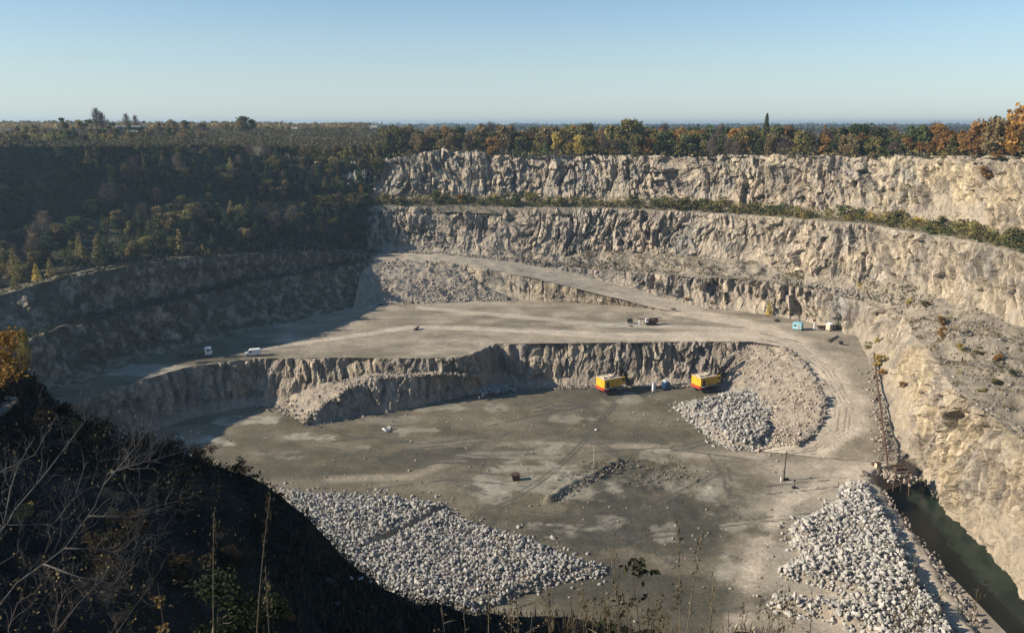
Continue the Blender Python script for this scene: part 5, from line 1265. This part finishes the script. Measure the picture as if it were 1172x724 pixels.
def log(a, b, z, r, label, name='log', mat=None):
    A = P(*a, z); B = P(*b, z); mb = MB(); A[2] += r; B[2] += r; m_ = (A + B) / 2; m_[2] += 0.05
    mb.tube([A, m_, B], [r, r * 0.95, r * 0.8], 10); return tag(mb.build(name, mat or M_WOOD), label, 'pipe' if name == 'pipe' else 'log')
log((947, 391), (959, 385), 14.3, 0.3, 'dark log lying on the ground below the pale hut')
p = P(962.5, 394.5, 13.8); t = thing('winch', 'small dark winch on a skid below the green tree', 'winch', (p[0], p[1], 14.1), 0.3)
mb = MB(); [mb.box((0, s * 0.4, 0.1), (1.6, 0.15, 0.2)) for s in (-1, 1)]; mb.build('skid', M_RUST, t); mb = MB(); mb.cyl((0, 0, 0.6), 0.45, 0.9, 14, 'Y'); mb.build('drum', M_BLACK, t); mb = MB(); mb.box((-0.5, 0, 0.65), (0.3, 1.0, 0.9)); mb.build('stand', M_BLACK, t)

# rusty pipe from the ledge bushes down to the pump over the trench
pts = [P(1000, 402, 13.6), P(1003, 430, 11.2), P(1006, 455, 8.9), P(1009, 480, 6.2), P(1013, 510, 2.8), P(1016, 535, 1.2)]
pts = [q + np.array([0, 0, 0.35]) for q in pts]
mb = MB(); mb.tube(pts, 0.24, 10); pipe = mb.build('pipe', M_RUST); tag(pipe, 'long rusty pipe running down beside the road to the pump', 'pipe')
mb = MB()
for q in pts[1:-1]: mb.cyl(q, 0.36, 0.2, 12, 'Y')
mb.build('flange', M_RUST, pipe)
mb = MB()
for q in pts[1:]: mb.box((q[0], q[1] + 1.0, q[2] - 0.75), (0.9, 0.4, 0.9))
mb.build('support', M_WOOD, pipe)
p = P(1029, 546, 0); t = thing('pump_station', 'rusty pump frame on legs at the head of the flooded trench', 'pump', (p[0], p[1], 0.1), R(8)); t.scale = (0.75, 0.75, 0.75)
for x in (-2.6, 0, 2.6):
    for y in (-1.4, 1.4):
        mb = MB(); mb.bar((x, y, 2.2), (x * 1.15, y * 1.2, -4.5 if y < 0 else -2.5), 0.24); mb.build('leg', M_RUST, t)
mb = MB(); mb.box((0, 0, 2.3), (6.0, 3.2, 0.22)); mb.build('deck', M_WOOD, t)
mb = MB(); mb.box((-0.4, 0.2, 3.0), (2.6, 1.5, 1.2)); mb.build('motor', M_RUST, t, bevel=0.06)
mb = MB(); mb.cyl((1.9, 0.2, 3.1), 0.75, 0.9, 18, 'X'); mb.tube([(1.9, 0.2, 3.7), (1.9, 0.2, 4.3), (1.2, 0.2, 4.6), (-2.5, 0.8, 4.4)], 0.2, 8); mb.build('pump_casing', M_RUST, t)
mb = MB(); mb.tube([(2.3, -0.8, 2.4), (2.5, -1.9, 1.5), (2.4, -2.9, -6)], 0.22, 8); mb.build('suction_pipe', M_RUST, t)
mb = MB(); [mb.bar((x, y, 2.4), (x, y, 3.5), 0.07) for x in (-2.9, -1, 1, 2.9) for y in (-1.5, 1.5)]; [mb.bar((-2.9, y, 3.5), (2.9, y, 3.5), 0.07) for y in (-1.5, 1.5)]; mb.build('railing', M_RUST, t)
mb = MB(); [mb.bar((-2.8, s * 1.5, -1.5), (2.8, s * 1.5, 1.9), 0.12) for s in (-1, 1)]; mb.build('brace', M_RUST, t)
p = P(1004.5, 535, 0); t = thing('tool_box', 'pale box with a reddish lid beside the pump', 'box', (p[0], p[1], 0.1), 0.2)
mb = MB(); mb.box((0, 0, 0.65), (1.4, 1.1, 1.25)); mb.build('body', M_BEIGE, t, bevel=0.03); mb = MB(); mb.box((0, 0, 1.34), (1.5, 1.2, 0.1)); mb.build('lid', M_RUST, t); mb = MB(); mb.box((0, -0.58, 0.9), (0.3, 0.06, 0.08)); mb.build('handle', M_BLACK, t)
p = P(1000, 532, 0); t = thing('oil_drum', 'rusty red drum lying left of the pale box', 'drum', (p[0], p[1], 0.35), 0.4)
mb = MB(); mb.cyl((0, 0, 0.1), 0.42, 1.2, 16, 'X'); mb.build('body', M_RUST, t); mb = MB(); [mb.cyl((x, 0, 0.1), 0.45, 0.06, 16, 'X') for x in (-0.6, -0.2, 0.2, 0.6)]; mb.build('hoop', M_RUST, t)

# poles
p = P(897, 550, 0); t = thing('utility_pole', 'tall dark wooden pole standing beside the haul road', 'pole', (p[0], p[1], 0), 0.15)
mb = MB(); mb.tube([(0, 0, -0.5), (0.05, 0, 4), (0.18, 0, 8.3)], [0.17, 0.14, 0.1], 8); mb.build('pole', M_BLACK, t); mb = MB(); mb.box((-0.75, -0.1, 0.55), (0.35, 0.35, 1.1)); mb.build('stub', M_WHITE, t); mb = MB(); mb.box((0.8, 0.2, 0.3), (1.3, 0.6, 0.6)); mb.build('cable_box', M_BLACK, t)
mb = MB(); mb.bar((-0.5, 0, 7.7), (0.85, 0, 7.7), 0.1); arm = mb.build('crossarm', M_BLACK, t); mb = MB(); [mb.tube([(x, 0, 7.75), (x, 0, 8.0)], [0.06, 0.04], 6) for x in (-0.45, 0.8)]; mb.build('insulator', M_WHITE, arm)
p = P(909, 558.5, 0); t = thing('marker_post', 'short dark post on a heavy foot below the tall pole', 'post', (p[0], p[1], 0), 0)
mb = MB(); mb.prism([(-0.6, 0), (0.7, 0), (0.35, 0.55), (-0.3, 0.55)], -0.5, 0.5); mb.build('base', M_BLACK, t); mb = MB(); mb.tube([(0, 0, 0.5), (0, 0, 2.2)], 0.07, 8); mb.build('pole', M_BLACK, t); mb = MB(); mb.box((0, 0, 2.15), (0.4, 0.25, 0.45)); mb.build('head', M_BLACK, t)
p = P(679, 536, 0); t = thing('marker_post', 'thin pale stake standing in the mud ridge', 'post', (p[0], p[1], 0), 0)
mb = MB(); mb.tube([(0, 0, -0.3), (0.1, 0, 6.2)], [0.09, 0.05], 6); mb.build('pole', M_BEIGE, t); mb = MB(); mb.box((0, 0, 0.2), (0.7, 0.6, 0.5)); mb.build('base', M_CONC, t)
p = P(621, 440, 0); t = thing('lamp_post', 'thin dark lamp post at the foot of the bench wall', 'lamp post', (p[0], p[1], 0), 0)
mb = MB(); mb.tube([(0, 0, 0), (0, 0, 5)], [0.12, 0.08], 8); mb.build('pole', M_BLACK, t); mb = MB(); mb.box((0, 0, 0.3), (0.9, 0.9, 0.6)); mb.build('base', M_WHITE, t); mb = MB(); mb.box((0.35, -0.1, 5.0), (0.9, 0.35, 0.2)); mb.build('lamp_head', M_GREYP, t)
# rusty skip on the floor
p = P(590, 549, 0); t = thing('skip_bucket', 'small rusty steel skip alone on the quarry floor', 'skip', (p[0], p[1], 0), R(12))
mb = MB(); mb.prism([(-0.8, 0.1), (0.8, 0.1), (1.1, 1.5), (-1.1, 1.5)], -0.75, 0.75); mb.build('tub', M_RUST, t, bevel=0.04); mb = MB(); [mb.bar((-1.12, s * 0.8, 1.52), (1.12, s * 0.8, 1.52), 0.1) for s in (-1, 1)]; [mb.bar((s * 1.12, -0.8, 1.52), (s * 1.12, 0.8, 1.52), 0.1) for s in (-1, 1)]; mb.build('rim', M_RUST, t); mb = MB(); [mb.bar((s * 0.9, 0, 1.5), (s * 0.25, 0, 2.2), 0.09) for s in (-1, 1)]; mb.bar((-.25, 0, 2.2), (.25, 0, 2.2), 0.09); mb.build('bail', M_BLACK, t)

# ================================================================== foreground plants
M_TWIG = plain('grey_bark', (0.075, 0.07, 0.066), 0.85, var=0.35, scale=9)
M_TWIGD = plain('dark_bark', (0.075, 0.06, 0.05), 0.9, var=0.35, scale=9)
def branchy(name, mains, label, mat, n_side, seed, twig=0.9, levels=2, rad0=0.05, leafmat=None, leafn=0):
    r = random.Random(seed); mb = MB(); tips = []
    def grow(p, d, L, rad, lev):
        pts = [p]; n = 5; dd = d.copy()
        for k in range(n):
            dd = (dd + Vector((r.gauss(0, .22), r.gauss(0, .22), r.gauss(0.04, .2)))).normalized(); pts.append(pts[-1] + dd * (L / n))
        mb.tube(pts, [rad * (1 - 0.75 * k / n) for k in range(n + 1)], 5 if rad > 0.012 else 3, caps=False)
        tips.append(pts[-1])
        if lev > 0:
            for k in range(r.randint(2, 4)):
                q = pts[r.randint(1, n)]; e = (dd + Vector((r.gauss(0, .65), r.gauss(0, .65), r.gauss(0.1, .6)))).normalized(); grow(q, e, L * r.uniform(.4, .7), rad * 0.5, lev - 1)
    for pts, w in mains:
        w = w * 0.6; pts = [Vector(q) for q in pts]; n = len(pts)
        mb.tube(pts, [w * (1 - 0.72 * k / (n - 1)) for k in range(n)], 7)
        for k in range(n_side):
            i = r.randint(0, n - 2); f = r.random(); p = pts[i].lerp(pts[i + 1], f); d = (pts[i + 1] - pts[i]).normalized()
            e = (d + Vector((r.gauss(0, .7), r.gauss(0, .6), r.gauss(0.15, .6)))).normalized(); w_ = w * (1 - 0.72 * (i + f) / (n - 1))
            grow(p, e, twig * r.uniform(.5, 1.2), max(0.0055, w_ * 0.45), levels)
    t = thing(name, label, 'shrub', mains[0][0][0] if False else tuple(mains[0][0][0]))
    base = Vector(mains[0][0][0]); mb.v = [tuple(Vector(v) - base) for v in mb.v]
    mb.build('branches', mat, t, smooth=True)
    if leafmat:
        C = np.array([tuple(r.choice(tips) - base + Vector((r.gauss(0, .1), r.gauss(0, .1), r.gauss(0, .1)))) for _ in range(leafn)])
        V, Fq, T = card_mesh(C, np.full(leafn, 0.028), np.random.default_rng(seed).random(leafn)); mk('leaves', V, Fq, leafmat, t, attrs={'tint': T})
    return t
def qs(lst): return [tuple(Q(*q)) for q in lst]
branchy('bare_shrub', [(qs([(-60,760,13.5),(0,692,13.8),(19,667,14),(50,645,14.2),(74,627,14.3),(90,605,14.5),(108,580,14.6),(118,556,14.8),(124,540,15)]), 0.032),
  (qs([(124,542,15),(150,533,15.2),(176,526,15.4),(198,520,15.5),(217,513,15.7)]), 0.032), (qs([(118,556,14.8),(140,530,15),(158,508,15.2),(166,496,15.3)]), 0.028), (qs([(100,590,14.6),(150,592,14.9),(175,580,15.2),(207,572,15.4)]), 0.03),
  (qs([(74,627,14.3),(110,628,14.5),(140,636,14.8),(165,620,15)]), 0.03), (qs([(50,645,14.2),(90,660,14),(130,668,14.2),(150,650,14.4)]), 0.03)], 'leafless grey shrub with long pale branches leaning over the dark slope', M_TWIG, 18, 5, 0.9, 2, leafmat=M_LEAF['brown'], leafn=90)
branchy('bare_shrub', [(qs([(-60,700,15),(-20,640,15.3),(5,600,15.5),(12,560,15.8),(22,530,16),(40,500,16.2)]), 0.05), (qs([(-20,640,15.3),(20,580,15.6),(50,545,16),(80,505,16.4),(100,478,16.7)]), 0.045), (qs([(-40,560,16),(0,540,16.2),(40,520,16.4),(66,474,16.8)]), 0.035), (qs([(5,600,15.5),(60,600,15.8),(85,570,16),(98,530,16.3)]), 0.032)], 'leafless grey shrub at the left edge behind the leaning one', M_TWIG, 13, 9, 0.9, 2, leafmat=M_LEAF['brown'], leafn=60)
branchy('bare_shrub', [(qs([(20,800,11),(60,730,11.3),(90,690,11.6),(120,660,12)]), 0.04), (qs([(60,730,11.3),(66,700,11.4),(72,680,11.5)]), 0.025), (qs([(20,800,11),(10,720,11.3),(20,690,11.5),(50,670,11.8)]), 0.03), (qs([(100,800,11),(130,730,11.4),(150,700,11.8),(165,680,12)]), 0.03)], 'low tangle of dark twigs in the lower left corner', M_TWIGD, 14, 12, 0.7, 2, leafmat=M_LEAF['brown'], leafn=120)
# dry leafy plant, autumn tree and other growth on the dark slope
def slope_plant(name, form, colour, px, Y, h, label, wide=1.0, py=None):
    if py is not None: p = Q(px, py, Y)
    else:
        x = Q(px, 600, Y)[0]; p = np.array([x, Y, float(fgz(np.array([x]), np.array([Y]))[0])])
    return plant(name, form, colour, (p[0], p[1], p[2] - 0.1), h, label, wide=wide)
slope_plant('autumn_tree', 'finebush', 'orange', 2, 31, 2.9, 'bright orange autumn tree at the left edge of the view on the dark crest', 1.0, py=446)['category'] = 'tree'
slope_plant('young_tree', 'twig', 'pale', 31, 32, 1.9, 'thin pale sapling right of the orange tree on the crest', 0.5, py=428)
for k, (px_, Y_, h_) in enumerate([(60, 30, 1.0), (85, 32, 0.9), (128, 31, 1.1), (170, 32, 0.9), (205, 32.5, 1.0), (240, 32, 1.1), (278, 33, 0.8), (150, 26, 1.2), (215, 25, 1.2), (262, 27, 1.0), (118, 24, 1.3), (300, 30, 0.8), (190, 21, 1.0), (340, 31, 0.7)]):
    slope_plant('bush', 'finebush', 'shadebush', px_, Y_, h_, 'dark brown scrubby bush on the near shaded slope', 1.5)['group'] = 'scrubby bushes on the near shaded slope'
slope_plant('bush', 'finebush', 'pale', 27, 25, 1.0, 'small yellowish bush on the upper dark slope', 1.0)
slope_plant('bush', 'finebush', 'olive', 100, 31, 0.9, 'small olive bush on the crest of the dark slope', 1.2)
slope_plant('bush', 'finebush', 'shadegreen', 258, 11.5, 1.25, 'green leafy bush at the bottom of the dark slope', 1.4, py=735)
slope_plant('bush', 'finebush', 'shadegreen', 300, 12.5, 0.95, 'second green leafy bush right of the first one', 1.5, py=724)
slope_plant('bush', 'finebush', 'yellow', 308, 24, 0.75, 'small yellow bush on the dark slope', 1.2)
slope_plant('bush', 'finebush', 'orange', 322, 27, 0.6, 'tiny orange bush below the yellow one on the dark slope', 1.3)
# dry plant with golden leaves at the bottom
def leafy_weed(px, top, Y, label, leafcol, nleaf, size, width, seed, bend=0.1, base_px=None, stemcol=None, extra=0):
    r = np.random.default_rng(seed); T = Q(px, top, Y); bx = Q(base_px if base_px is not None else px, 700, Y)[0]
    gz = float(fgz(np.array([bx]), np.array([Y]))[0]); B = np.array([bx, Y, gz - 0.05])
    if T[2] - B[2] > 3.2: B[2] = T[2] - 3.2
    t = thing('weed', label, 'weed', B); mb = MB(); n = 9
    def path(f): return B * (1 - f) + T * f + np.array([bend * math.sin(f * math.pi), 0.05 * math.sin(f * 5), 0])
    h = T[2] - B[2]; sr = 0.003 + 0.0018 * h
    mb.tube([path(k / n) - B for k in range(n + 1)], [sr * (1 - 0.75 * k / n) for k in range(n + 1)], 6)
    C = []
    for k in range(6 + extra):
        f = r.uniform(0.42, 0.97); p = path(f); a = r.uniform(0, 6.28); L = width * r.uniform(0.5, 1.0) * (1.25 - f)
        d = np.array([math.cos(a), math.sin(a) * 0.6, r.uniform(0.2, 0.8)]) * L
        mb.tube([p - B, p + d * 0.5 - B, p + d + np.array([0, 0, -0.15 * L]) - B], [sr * 0.45, sr * 0.35, sr * 0.15], 4)
        for q in np.linspace(0.35, 1.05, max(3, nleaf // 7)):
            s = (p + d * q) - B + r.normal(size=3) * size * 0.35; C.append(s)
    mb.build('stem', stemcol or M_TWIGD, t, smooth=True)
    if nleaf:
        # pointed leaves
        C = np.array(C); m_ = len(C); d = r.normal(size=(m_, 3)); d[:, 2] *= 0.5; d /= np.linalg.norm(d, axis=1, keepdims=True)
        s = np.cross(d, r.normal(size=(m_, 3))); s /= np.linalg.norm(s, axis=1, keepdims=True); L = size * r.uniform(0.7, 1.3, (m_, 1))
        V = np.stack([C, C + d * L * 0.45 + s * L * 0.3, C + d * L, C + d * L * 0.45 - s * L * 0.3], 1).reshape(-1, 3)
        mk('leaves', V, np.arange(m_)[:, None] * 4 + np.arange(4)[None], M_LEAF[leafcol], t, attrs={'tint': np.repeat(r.random(m_), 4)})
    return t
leafy_weed(184, 662, 5.2, 'dry plant with golden withered leaves at the bottom of the dark slope', 'golden', 150, 0.026, 0.2, 3, 0.03, extra=16)
leafy_weed(738, 622, 3.3, 'tall weed with dark paired leaves in front of the stone heap', 'dark', 50, 0.036, 0.17, 4, -0.06, base_px=700, extra=5)
leafy_weed(706, 668, 3.1, 'short weed with dark leaves beside the tall one', 'dark', 40, 0.03, 0.14, 5, 0.03, base_px=695, extra=4)
leafy_weed(720, 640, 3.4, 'thin brown weed leaning behind the tall dark one', 'brown', 16, 0.02, 0.12, 6, 0.05, base_px=735)
leafy_weed(652, 668, 3.6, 'dry brown weed with branching stems left of the tall dark one', 'brown', 26, 0.016, 0.2, 7, 0.02, extra=8)
leafy_weed(578, 598, 4.4, 'dry brown weed with small seed heads standing before the floor', 'brown', 60, 0.014, 0.42, 8, 0.12, base_px=562, extra=20)
leafy_weed(505, 672, 3.2, 'dry bush of thin stems at the bottom of the stone heap', 'straw', 20, 0.016, 0.2, 9, 0.03, extra=8)
leafy_weed(530, 680, 3.0, 'low dry weed right of the thin dry bush', 'straw', 16, 0.016, 0.16, 10, 0.03, extra=6)
leafy_weed(610, 685, 2.9, 'low brown weed between the two dry weeds', 'brown', 18, 0.016, 0.18, 11, -0.03, extra=7)
leafy_weed(830, 690, 3.0, 'short dry weed at the bottom right of the tall one', 'brown', 14, 0.016, 0.14, 12, 0.03, extra=5)
leafy_weed(925, 668, 3.4, 'thin dry weed in front of the right stone heap', 'straw', 8, 0.014, 0.1, 13, 0.02)
def stalk(px, top, Y, base_px, label, group, seed, head=0.16, w=0.0042):
    r = np.random.default_rng(seed); T = Q(px, top, Y); bx = Q(base_px, 720, Y)[0]; gz = float(fgz(np.array([bx]), np.array([Y]))[0]); B = np.array([bx, Y, gz - 0.05])
    if T[2] - B[2] > 3.0: B[2] = T[2] - 3.0
    t = thing('grass_stalk', label, 'grass stalk', B, 0, group); mb = MB(); n = 8; bend = (T[0] - B[0])
    pth = lambda f: np.array([B[0] + bend * f ** 2, Y + 0.05 * f, B[2] * (1 - f) + T[2] * f]) - B
    mb.tube([pth(k / n) for k in range(n + 1)], [w * (1 - 0.6 * k / n) for k in range(n + 1)], 5)
    for f in (0.3, 0.5):
        p = pth(f); a = r.uniform(0, 6.28); e = np.array([math.cos(a), math.sin(a), 0]) * 0.18
        mb.tube([p, p + e * 0.6 + np.array([0, 0, 0.16]), p + e * 1.3 + np.array([0, 0, 0.14])], [0.004, 0.004, 0.001], 4)
    mb.build('stem', M_STRAW, t)
    C = np.array([pth(1 - head * r.random() * 1.1) + r.normal(size=3) * 0.012 for _ in range(70)]); d = np.array([0.2, 0, 1]) + r.normal(size=(70, 3)) * 0.3; s = r.normal(size=(70, 3)) * 0.002
    V = np.stack([C - s, C + s, C + s * 0.3 + d * 0.014, C - s * 0.3 + d * 0.014], 1).reshape(-1, 3)
    mk('seed_sprays', V, np.arange(70)[:, None] * 4 + np.arange(4)[None], M_LEAF['straw'], t, attrs={'tint': np.repeat(r.random(70), 4)})
M_STRAW = plain('dry_stem', (0.15, 0.12, 0.075), 0.85, var=0.3, scale=12)
for a in [(306,570,3.6,278,'tall dry grass stalk leaning right before the stone heap',None,1),(241,590,3.8,234,'tall thin grass stalk left of the leaning one',None,2),(300,655,3.2,304,'short grass stalk at the foot of the leaning one',None,3),
          (806,612,3.4,780,'tall pale grass stalk leaning right before the open floor',None,4),(779,598,3.9,783,'thin upright grass stalk beside the leaning one at centre right',None,5),(703,632,3.3,716,'pale grass stalk beside the tall dark weed',None,6),(560,668,3.2,556,'upright dry grass stalk at the bottom of the stone heap',None,7),(820,668,3.1,815,'short grass stalk right of the two tall ones',None,8),(1052,640,4.4,1050,'thin grass stalk in front of the right heap',None,9)]:
    stalk(*a)
for k in range(30):
    px = random.choice([random.uniform(470, 900), random.uniform(600, 800), random.uniform(800, 1150)]); top = random.uniform(672, 716)
    stalk(px, top, random.uniform(2.6, 4.2), px + random.uniform(-14, 14), 'short dry grass stalk in the fringe along the bottom of the view', 'short dry grass stalks along the bottom', 40 + k, 0.10, 0.002)
# blades of dry grass on the ledge and slope, and the dark growth of the shaded slope
def blades(name, pts, h, mat, label, seed, w=0.012):
    r = np.random.default_rng(seed); C = np.array(pts); n = len(C); hh = r.uniform(h[0], h[1], (n, 1)); a = r.uniform(0, 6.28, n)
    lean = np.stack([np.cos(a), np.sin(a), np.zeros(n)], 1) * r.uniform(0.1, 0.6, (n, 1)) * hh; s = np.stack([np.sin(a), -np.cos(a), np.zeros(n)], 1) * w * (hh / h[1])
    m = C + lean * 0.35 + np.array([0, 0, 1]) * hh * 0.6; tp = C + lean + np.array([0, 0, 1]) * hh
    V = np.stack([C - s, C + s, m + s * 0.8, m - s * 0.8, tp], 1).reshape(-1, 3); i = np.arange(n)[:, None] * 5
    return tag(mk(name, V, [i + np.array([[0, 1, 2, 3]]), i + np.array([[3, 2, 4]])], mat, attrs={'tint': np.repeat(r.random(n), 5)}), label, 'grass', kind='stuff')
g1 = []
for _ in range(2000):
    x = random.uniform(-2.2, 3.2); y = random.uniform(1.6, 4.6); g1.append((x, y, float(0)))
g1 = np.array(g1); g1[:, 2] = fgz(g1[:, 0], g1[:, 1]) - 0.02
blades('grass', g1, (0.15, 0.55), M_LEAF['straw'], 'dry grass fringe along the bottom of the view', 61, 0.006)
g2 = np.stack([RNG.uniform(-9, 14, 9000), RNG.uniform(22, 35, 9000), np.zeros(9000)], 1); g2[:, 2] = fgz(g2[:, 0], g2[:, 1]) - 0.03
blades('grass', g2, (0.2, 0.6), M_LEAF['straw'], 'dry grass on the lower edge of the near slope', 62, 0.03)
def clumps(n, xr, yr, size, mat, label, seed, zr=0.7):
    r = np.random.default_rng(seed); x = r.uniform(*xr, n); y = r.uniform(*yr, n); k = fbm(x / 1.6, y / 1.6, 3, seed) > 0.45; x, y = x[k], y[k]
    z = fgz(x, y) + r.random(len(x)) ** 1.5 * zr * fbm(x / 1.2, y / 1.2, 2, seed + 2)
    scatter_cards('undergrowth', np.stack([x, y, z], 1), size, mat, label, 'undergrowth', seed)
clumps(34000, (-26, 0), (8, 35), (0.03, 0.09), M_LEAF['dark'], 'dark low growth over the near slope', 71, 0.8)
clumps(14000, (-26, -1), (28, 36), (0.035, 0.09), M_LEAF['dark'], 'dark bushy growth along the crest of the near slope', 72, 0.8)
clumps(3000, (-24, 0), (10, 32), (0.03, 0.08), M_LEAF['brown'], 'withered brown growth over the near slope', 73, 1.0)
def slope_stone(px, py, s, label, mat, seed, sc=(1.2, 1, 0.8)):
    d = ray(px, py)
    for k in range(2000):
        tt = 3 + k * 0.03; p = np.array([0, 0, CAMZ]) + d * tt
        if p[2] < fgz(np.array([p[0]]), np.array([p[1]]))[0]: break
    o = mk('rock', stone_shape(seed, ICO3, 12), ICO3F, mat, attrs={'tint': np.full(len(ICO3), 0.5)}); o.location = tuple(p + np.array([0, 0, s * 0.15])); o.scale = (s * sc[0], s * sc[1], s * sc[2]); o.rotation_euler = (0, 0.1, seed)
    return tag(o, label, 'rock')
slope_stone(10, 457, 0.22, 'pale rock on the crest under the orange tree', M_STONE_TAN, 41, (1.6, 1.2, 0.8))
slope_stone(2, 468, 0.5, 'brown flat rock at the left edge of the crest', M_DARK_STONE, 42, (1.4, 1.3, 0.6))
slope_stone(385, 692, 0.2, 'dull rock low on the dark slope', M_DARK_STONE, 43)
slope_stone(376, 664, 0.18, 'flat dull rock above the other dull rock on the dark slope', M_DARK_STONE, 44)
for k, (px, py, lab) in enumerate([(402, 662, 'leftmost white stone of the short row on the dark slope'), (412, 663, 'second white stone of the short row on the dark slope'), (424, 665, 'third white stone of the short row on the dark slope'), (434, 665, 'rightmost white stone of the short row on the dark slope')]):
    slope_stone(px, py, 0.16, lab, M_WHITE_STONE, 50 + k)
for k, (px, py, lab) in enumerate([(846, 717, 'pale rock poking up at the bottom edge below the grass stalks'), (864, 721, 'pale rock right of the other one at the bottom edge')]):
    slope_stone(px, py, 0.4, lab, M_STONE_TAN, 60 + k)
# ------------------------------------------------------------------ light, air, camera
w = bpy.data.worlds.new('World'); SC.world = w; w.use_nodes = True
nt = w.node_tree; bg = nt.nodes['Background']
sky = nt.nodes.new('ShaderNodeTexSky'); sky.sky_type = 'NISHITA'; sky.sun_disc = False
SUN_EL = R(27)
TO_SUN = Vector((-0.983 * math.cos(SUN_EL), -0.184 * math.cos(SUN_EL), math.sin(SUN_EL))).normalized()
sky.sun_elevation = SUN_EL
sky.sun_rotation = math.atan2(TO_SUN.x, TO_SUN.y)
sky.altitude = 0; sky.air_density = 1.0; sky.dust_density = 0.25; sky.ozone_density = 2.5
tn = nt.nodes.new('ShaderNodeMix'); tn.data_type = 'RGBA'; tn.blend_type = 'MULTIPLY'; tn.inputs[0].default_value = 1.0
tn.inputs[7].default_value = (0.83, 1.0, 1.10, 1)
nt.links.new(sky.outputs[0], tn.inputs[6])
tc = nt.nodes.new('ShaderNodeTexCoord'); sx = nt.nodes.new('ShaderNodeSeparateXYZ'); nt.links.new(tc.outputs['Generated'], sx.inputs[0])
mrz = nt.nodes.new('ShaderNodeMapRange'); mrz.inputs[1].default_value = 0.0; mrz.inputs[2].default_value = 0.17; mrz.inputs[3].default_value = 0.62; mrz.inputs[4].default_value = 0.0
nt.links.new(sx.outputs[2], mrz.inputs[0])
hz = nt.nodes.new('ShaderNodeMix'); hz.data_type = 'RGBA'; hz.inputs[7].default_value = (5.7, 6.15, 6.6, 1)   # pale ground haze low in the sky
nt.links.new(mrz.outputs[0], hz.inputs[0]); nt.links.new(tn.outputs[2], hz.inputs[6]); nt.links.new(hz.outputs[2], bg.inputs[0]); bg.inputs[1].default_value = 0.077
sd = bpy.data.lights.new('sun', 'SUN'); sd.energy = 5.0; sd.angle = R(0.5); sd.color = (1.0, 0.89, 0.74)
so = bpy.data.objects.new('sun', sd); COL.objects.link(so)
so.rotation_euler = TO_SUN.to_track_quat('Z', 'Y').to_euler()

def haze_box():
    mb = MB(); mb.box((0, 2300, 42), (11000, 9400, 136))
    m = bpy.data.materials.new('haze_air'); m.use_nodes = True
    nt = m.node_tree
    for n in list(nt.nodes):
        if n.type != 'OUTPUT_MATERIAL': nt.nodes.remove(n)
    pv = nt.nodes.new('ShaderNodeVolumePrincipled')
    pv.inputs['Color'].default_value = (0.46, 0.66, 0.82, 1); pv.inputs['Density'].default_value = HAZE
    pv.inputs['Anisotropy'].default_value = 0.3
    nt.links.new(pv.outputs[0], nt.nodes['Material Output'].inputs['Volume'])
    o = mb.build('haze', m); tag(o, kind='stuff'); return o
HAZE = 0.00018
haze_box()

cam = bpy.data.cameras.new('camera'); cam.sensor_width = 36; cam.lens = 36 * F / 1172
cam.clip_start = 0.1; cam.clip_end = 20000
co = bpy.data.objects.new('camera', cam); COL.objects.link(co)
co.location = (0, 0, CAMZ); co.rotation_euler = (math.pi / 2 - PITCH, 0, 0)
SC.camera = co
SC.view_settings.view_transform = 'Standard'; SC.view_settings.look = 'None'
SC.view_settings.exposure = 0.66; SC.view_settings.gamma = 1.0; SC.view_settings.use_curve_mapping = False
SC.render.engine = 'CYCLES'
SC.cycles.volume_bounces = 0; SC.cycles.max_bounces = 5; SC.cycles.diffuse_bounces = 1
SC.cycles.volume_step_rate = 4
SC.cycles.use_denoising = True
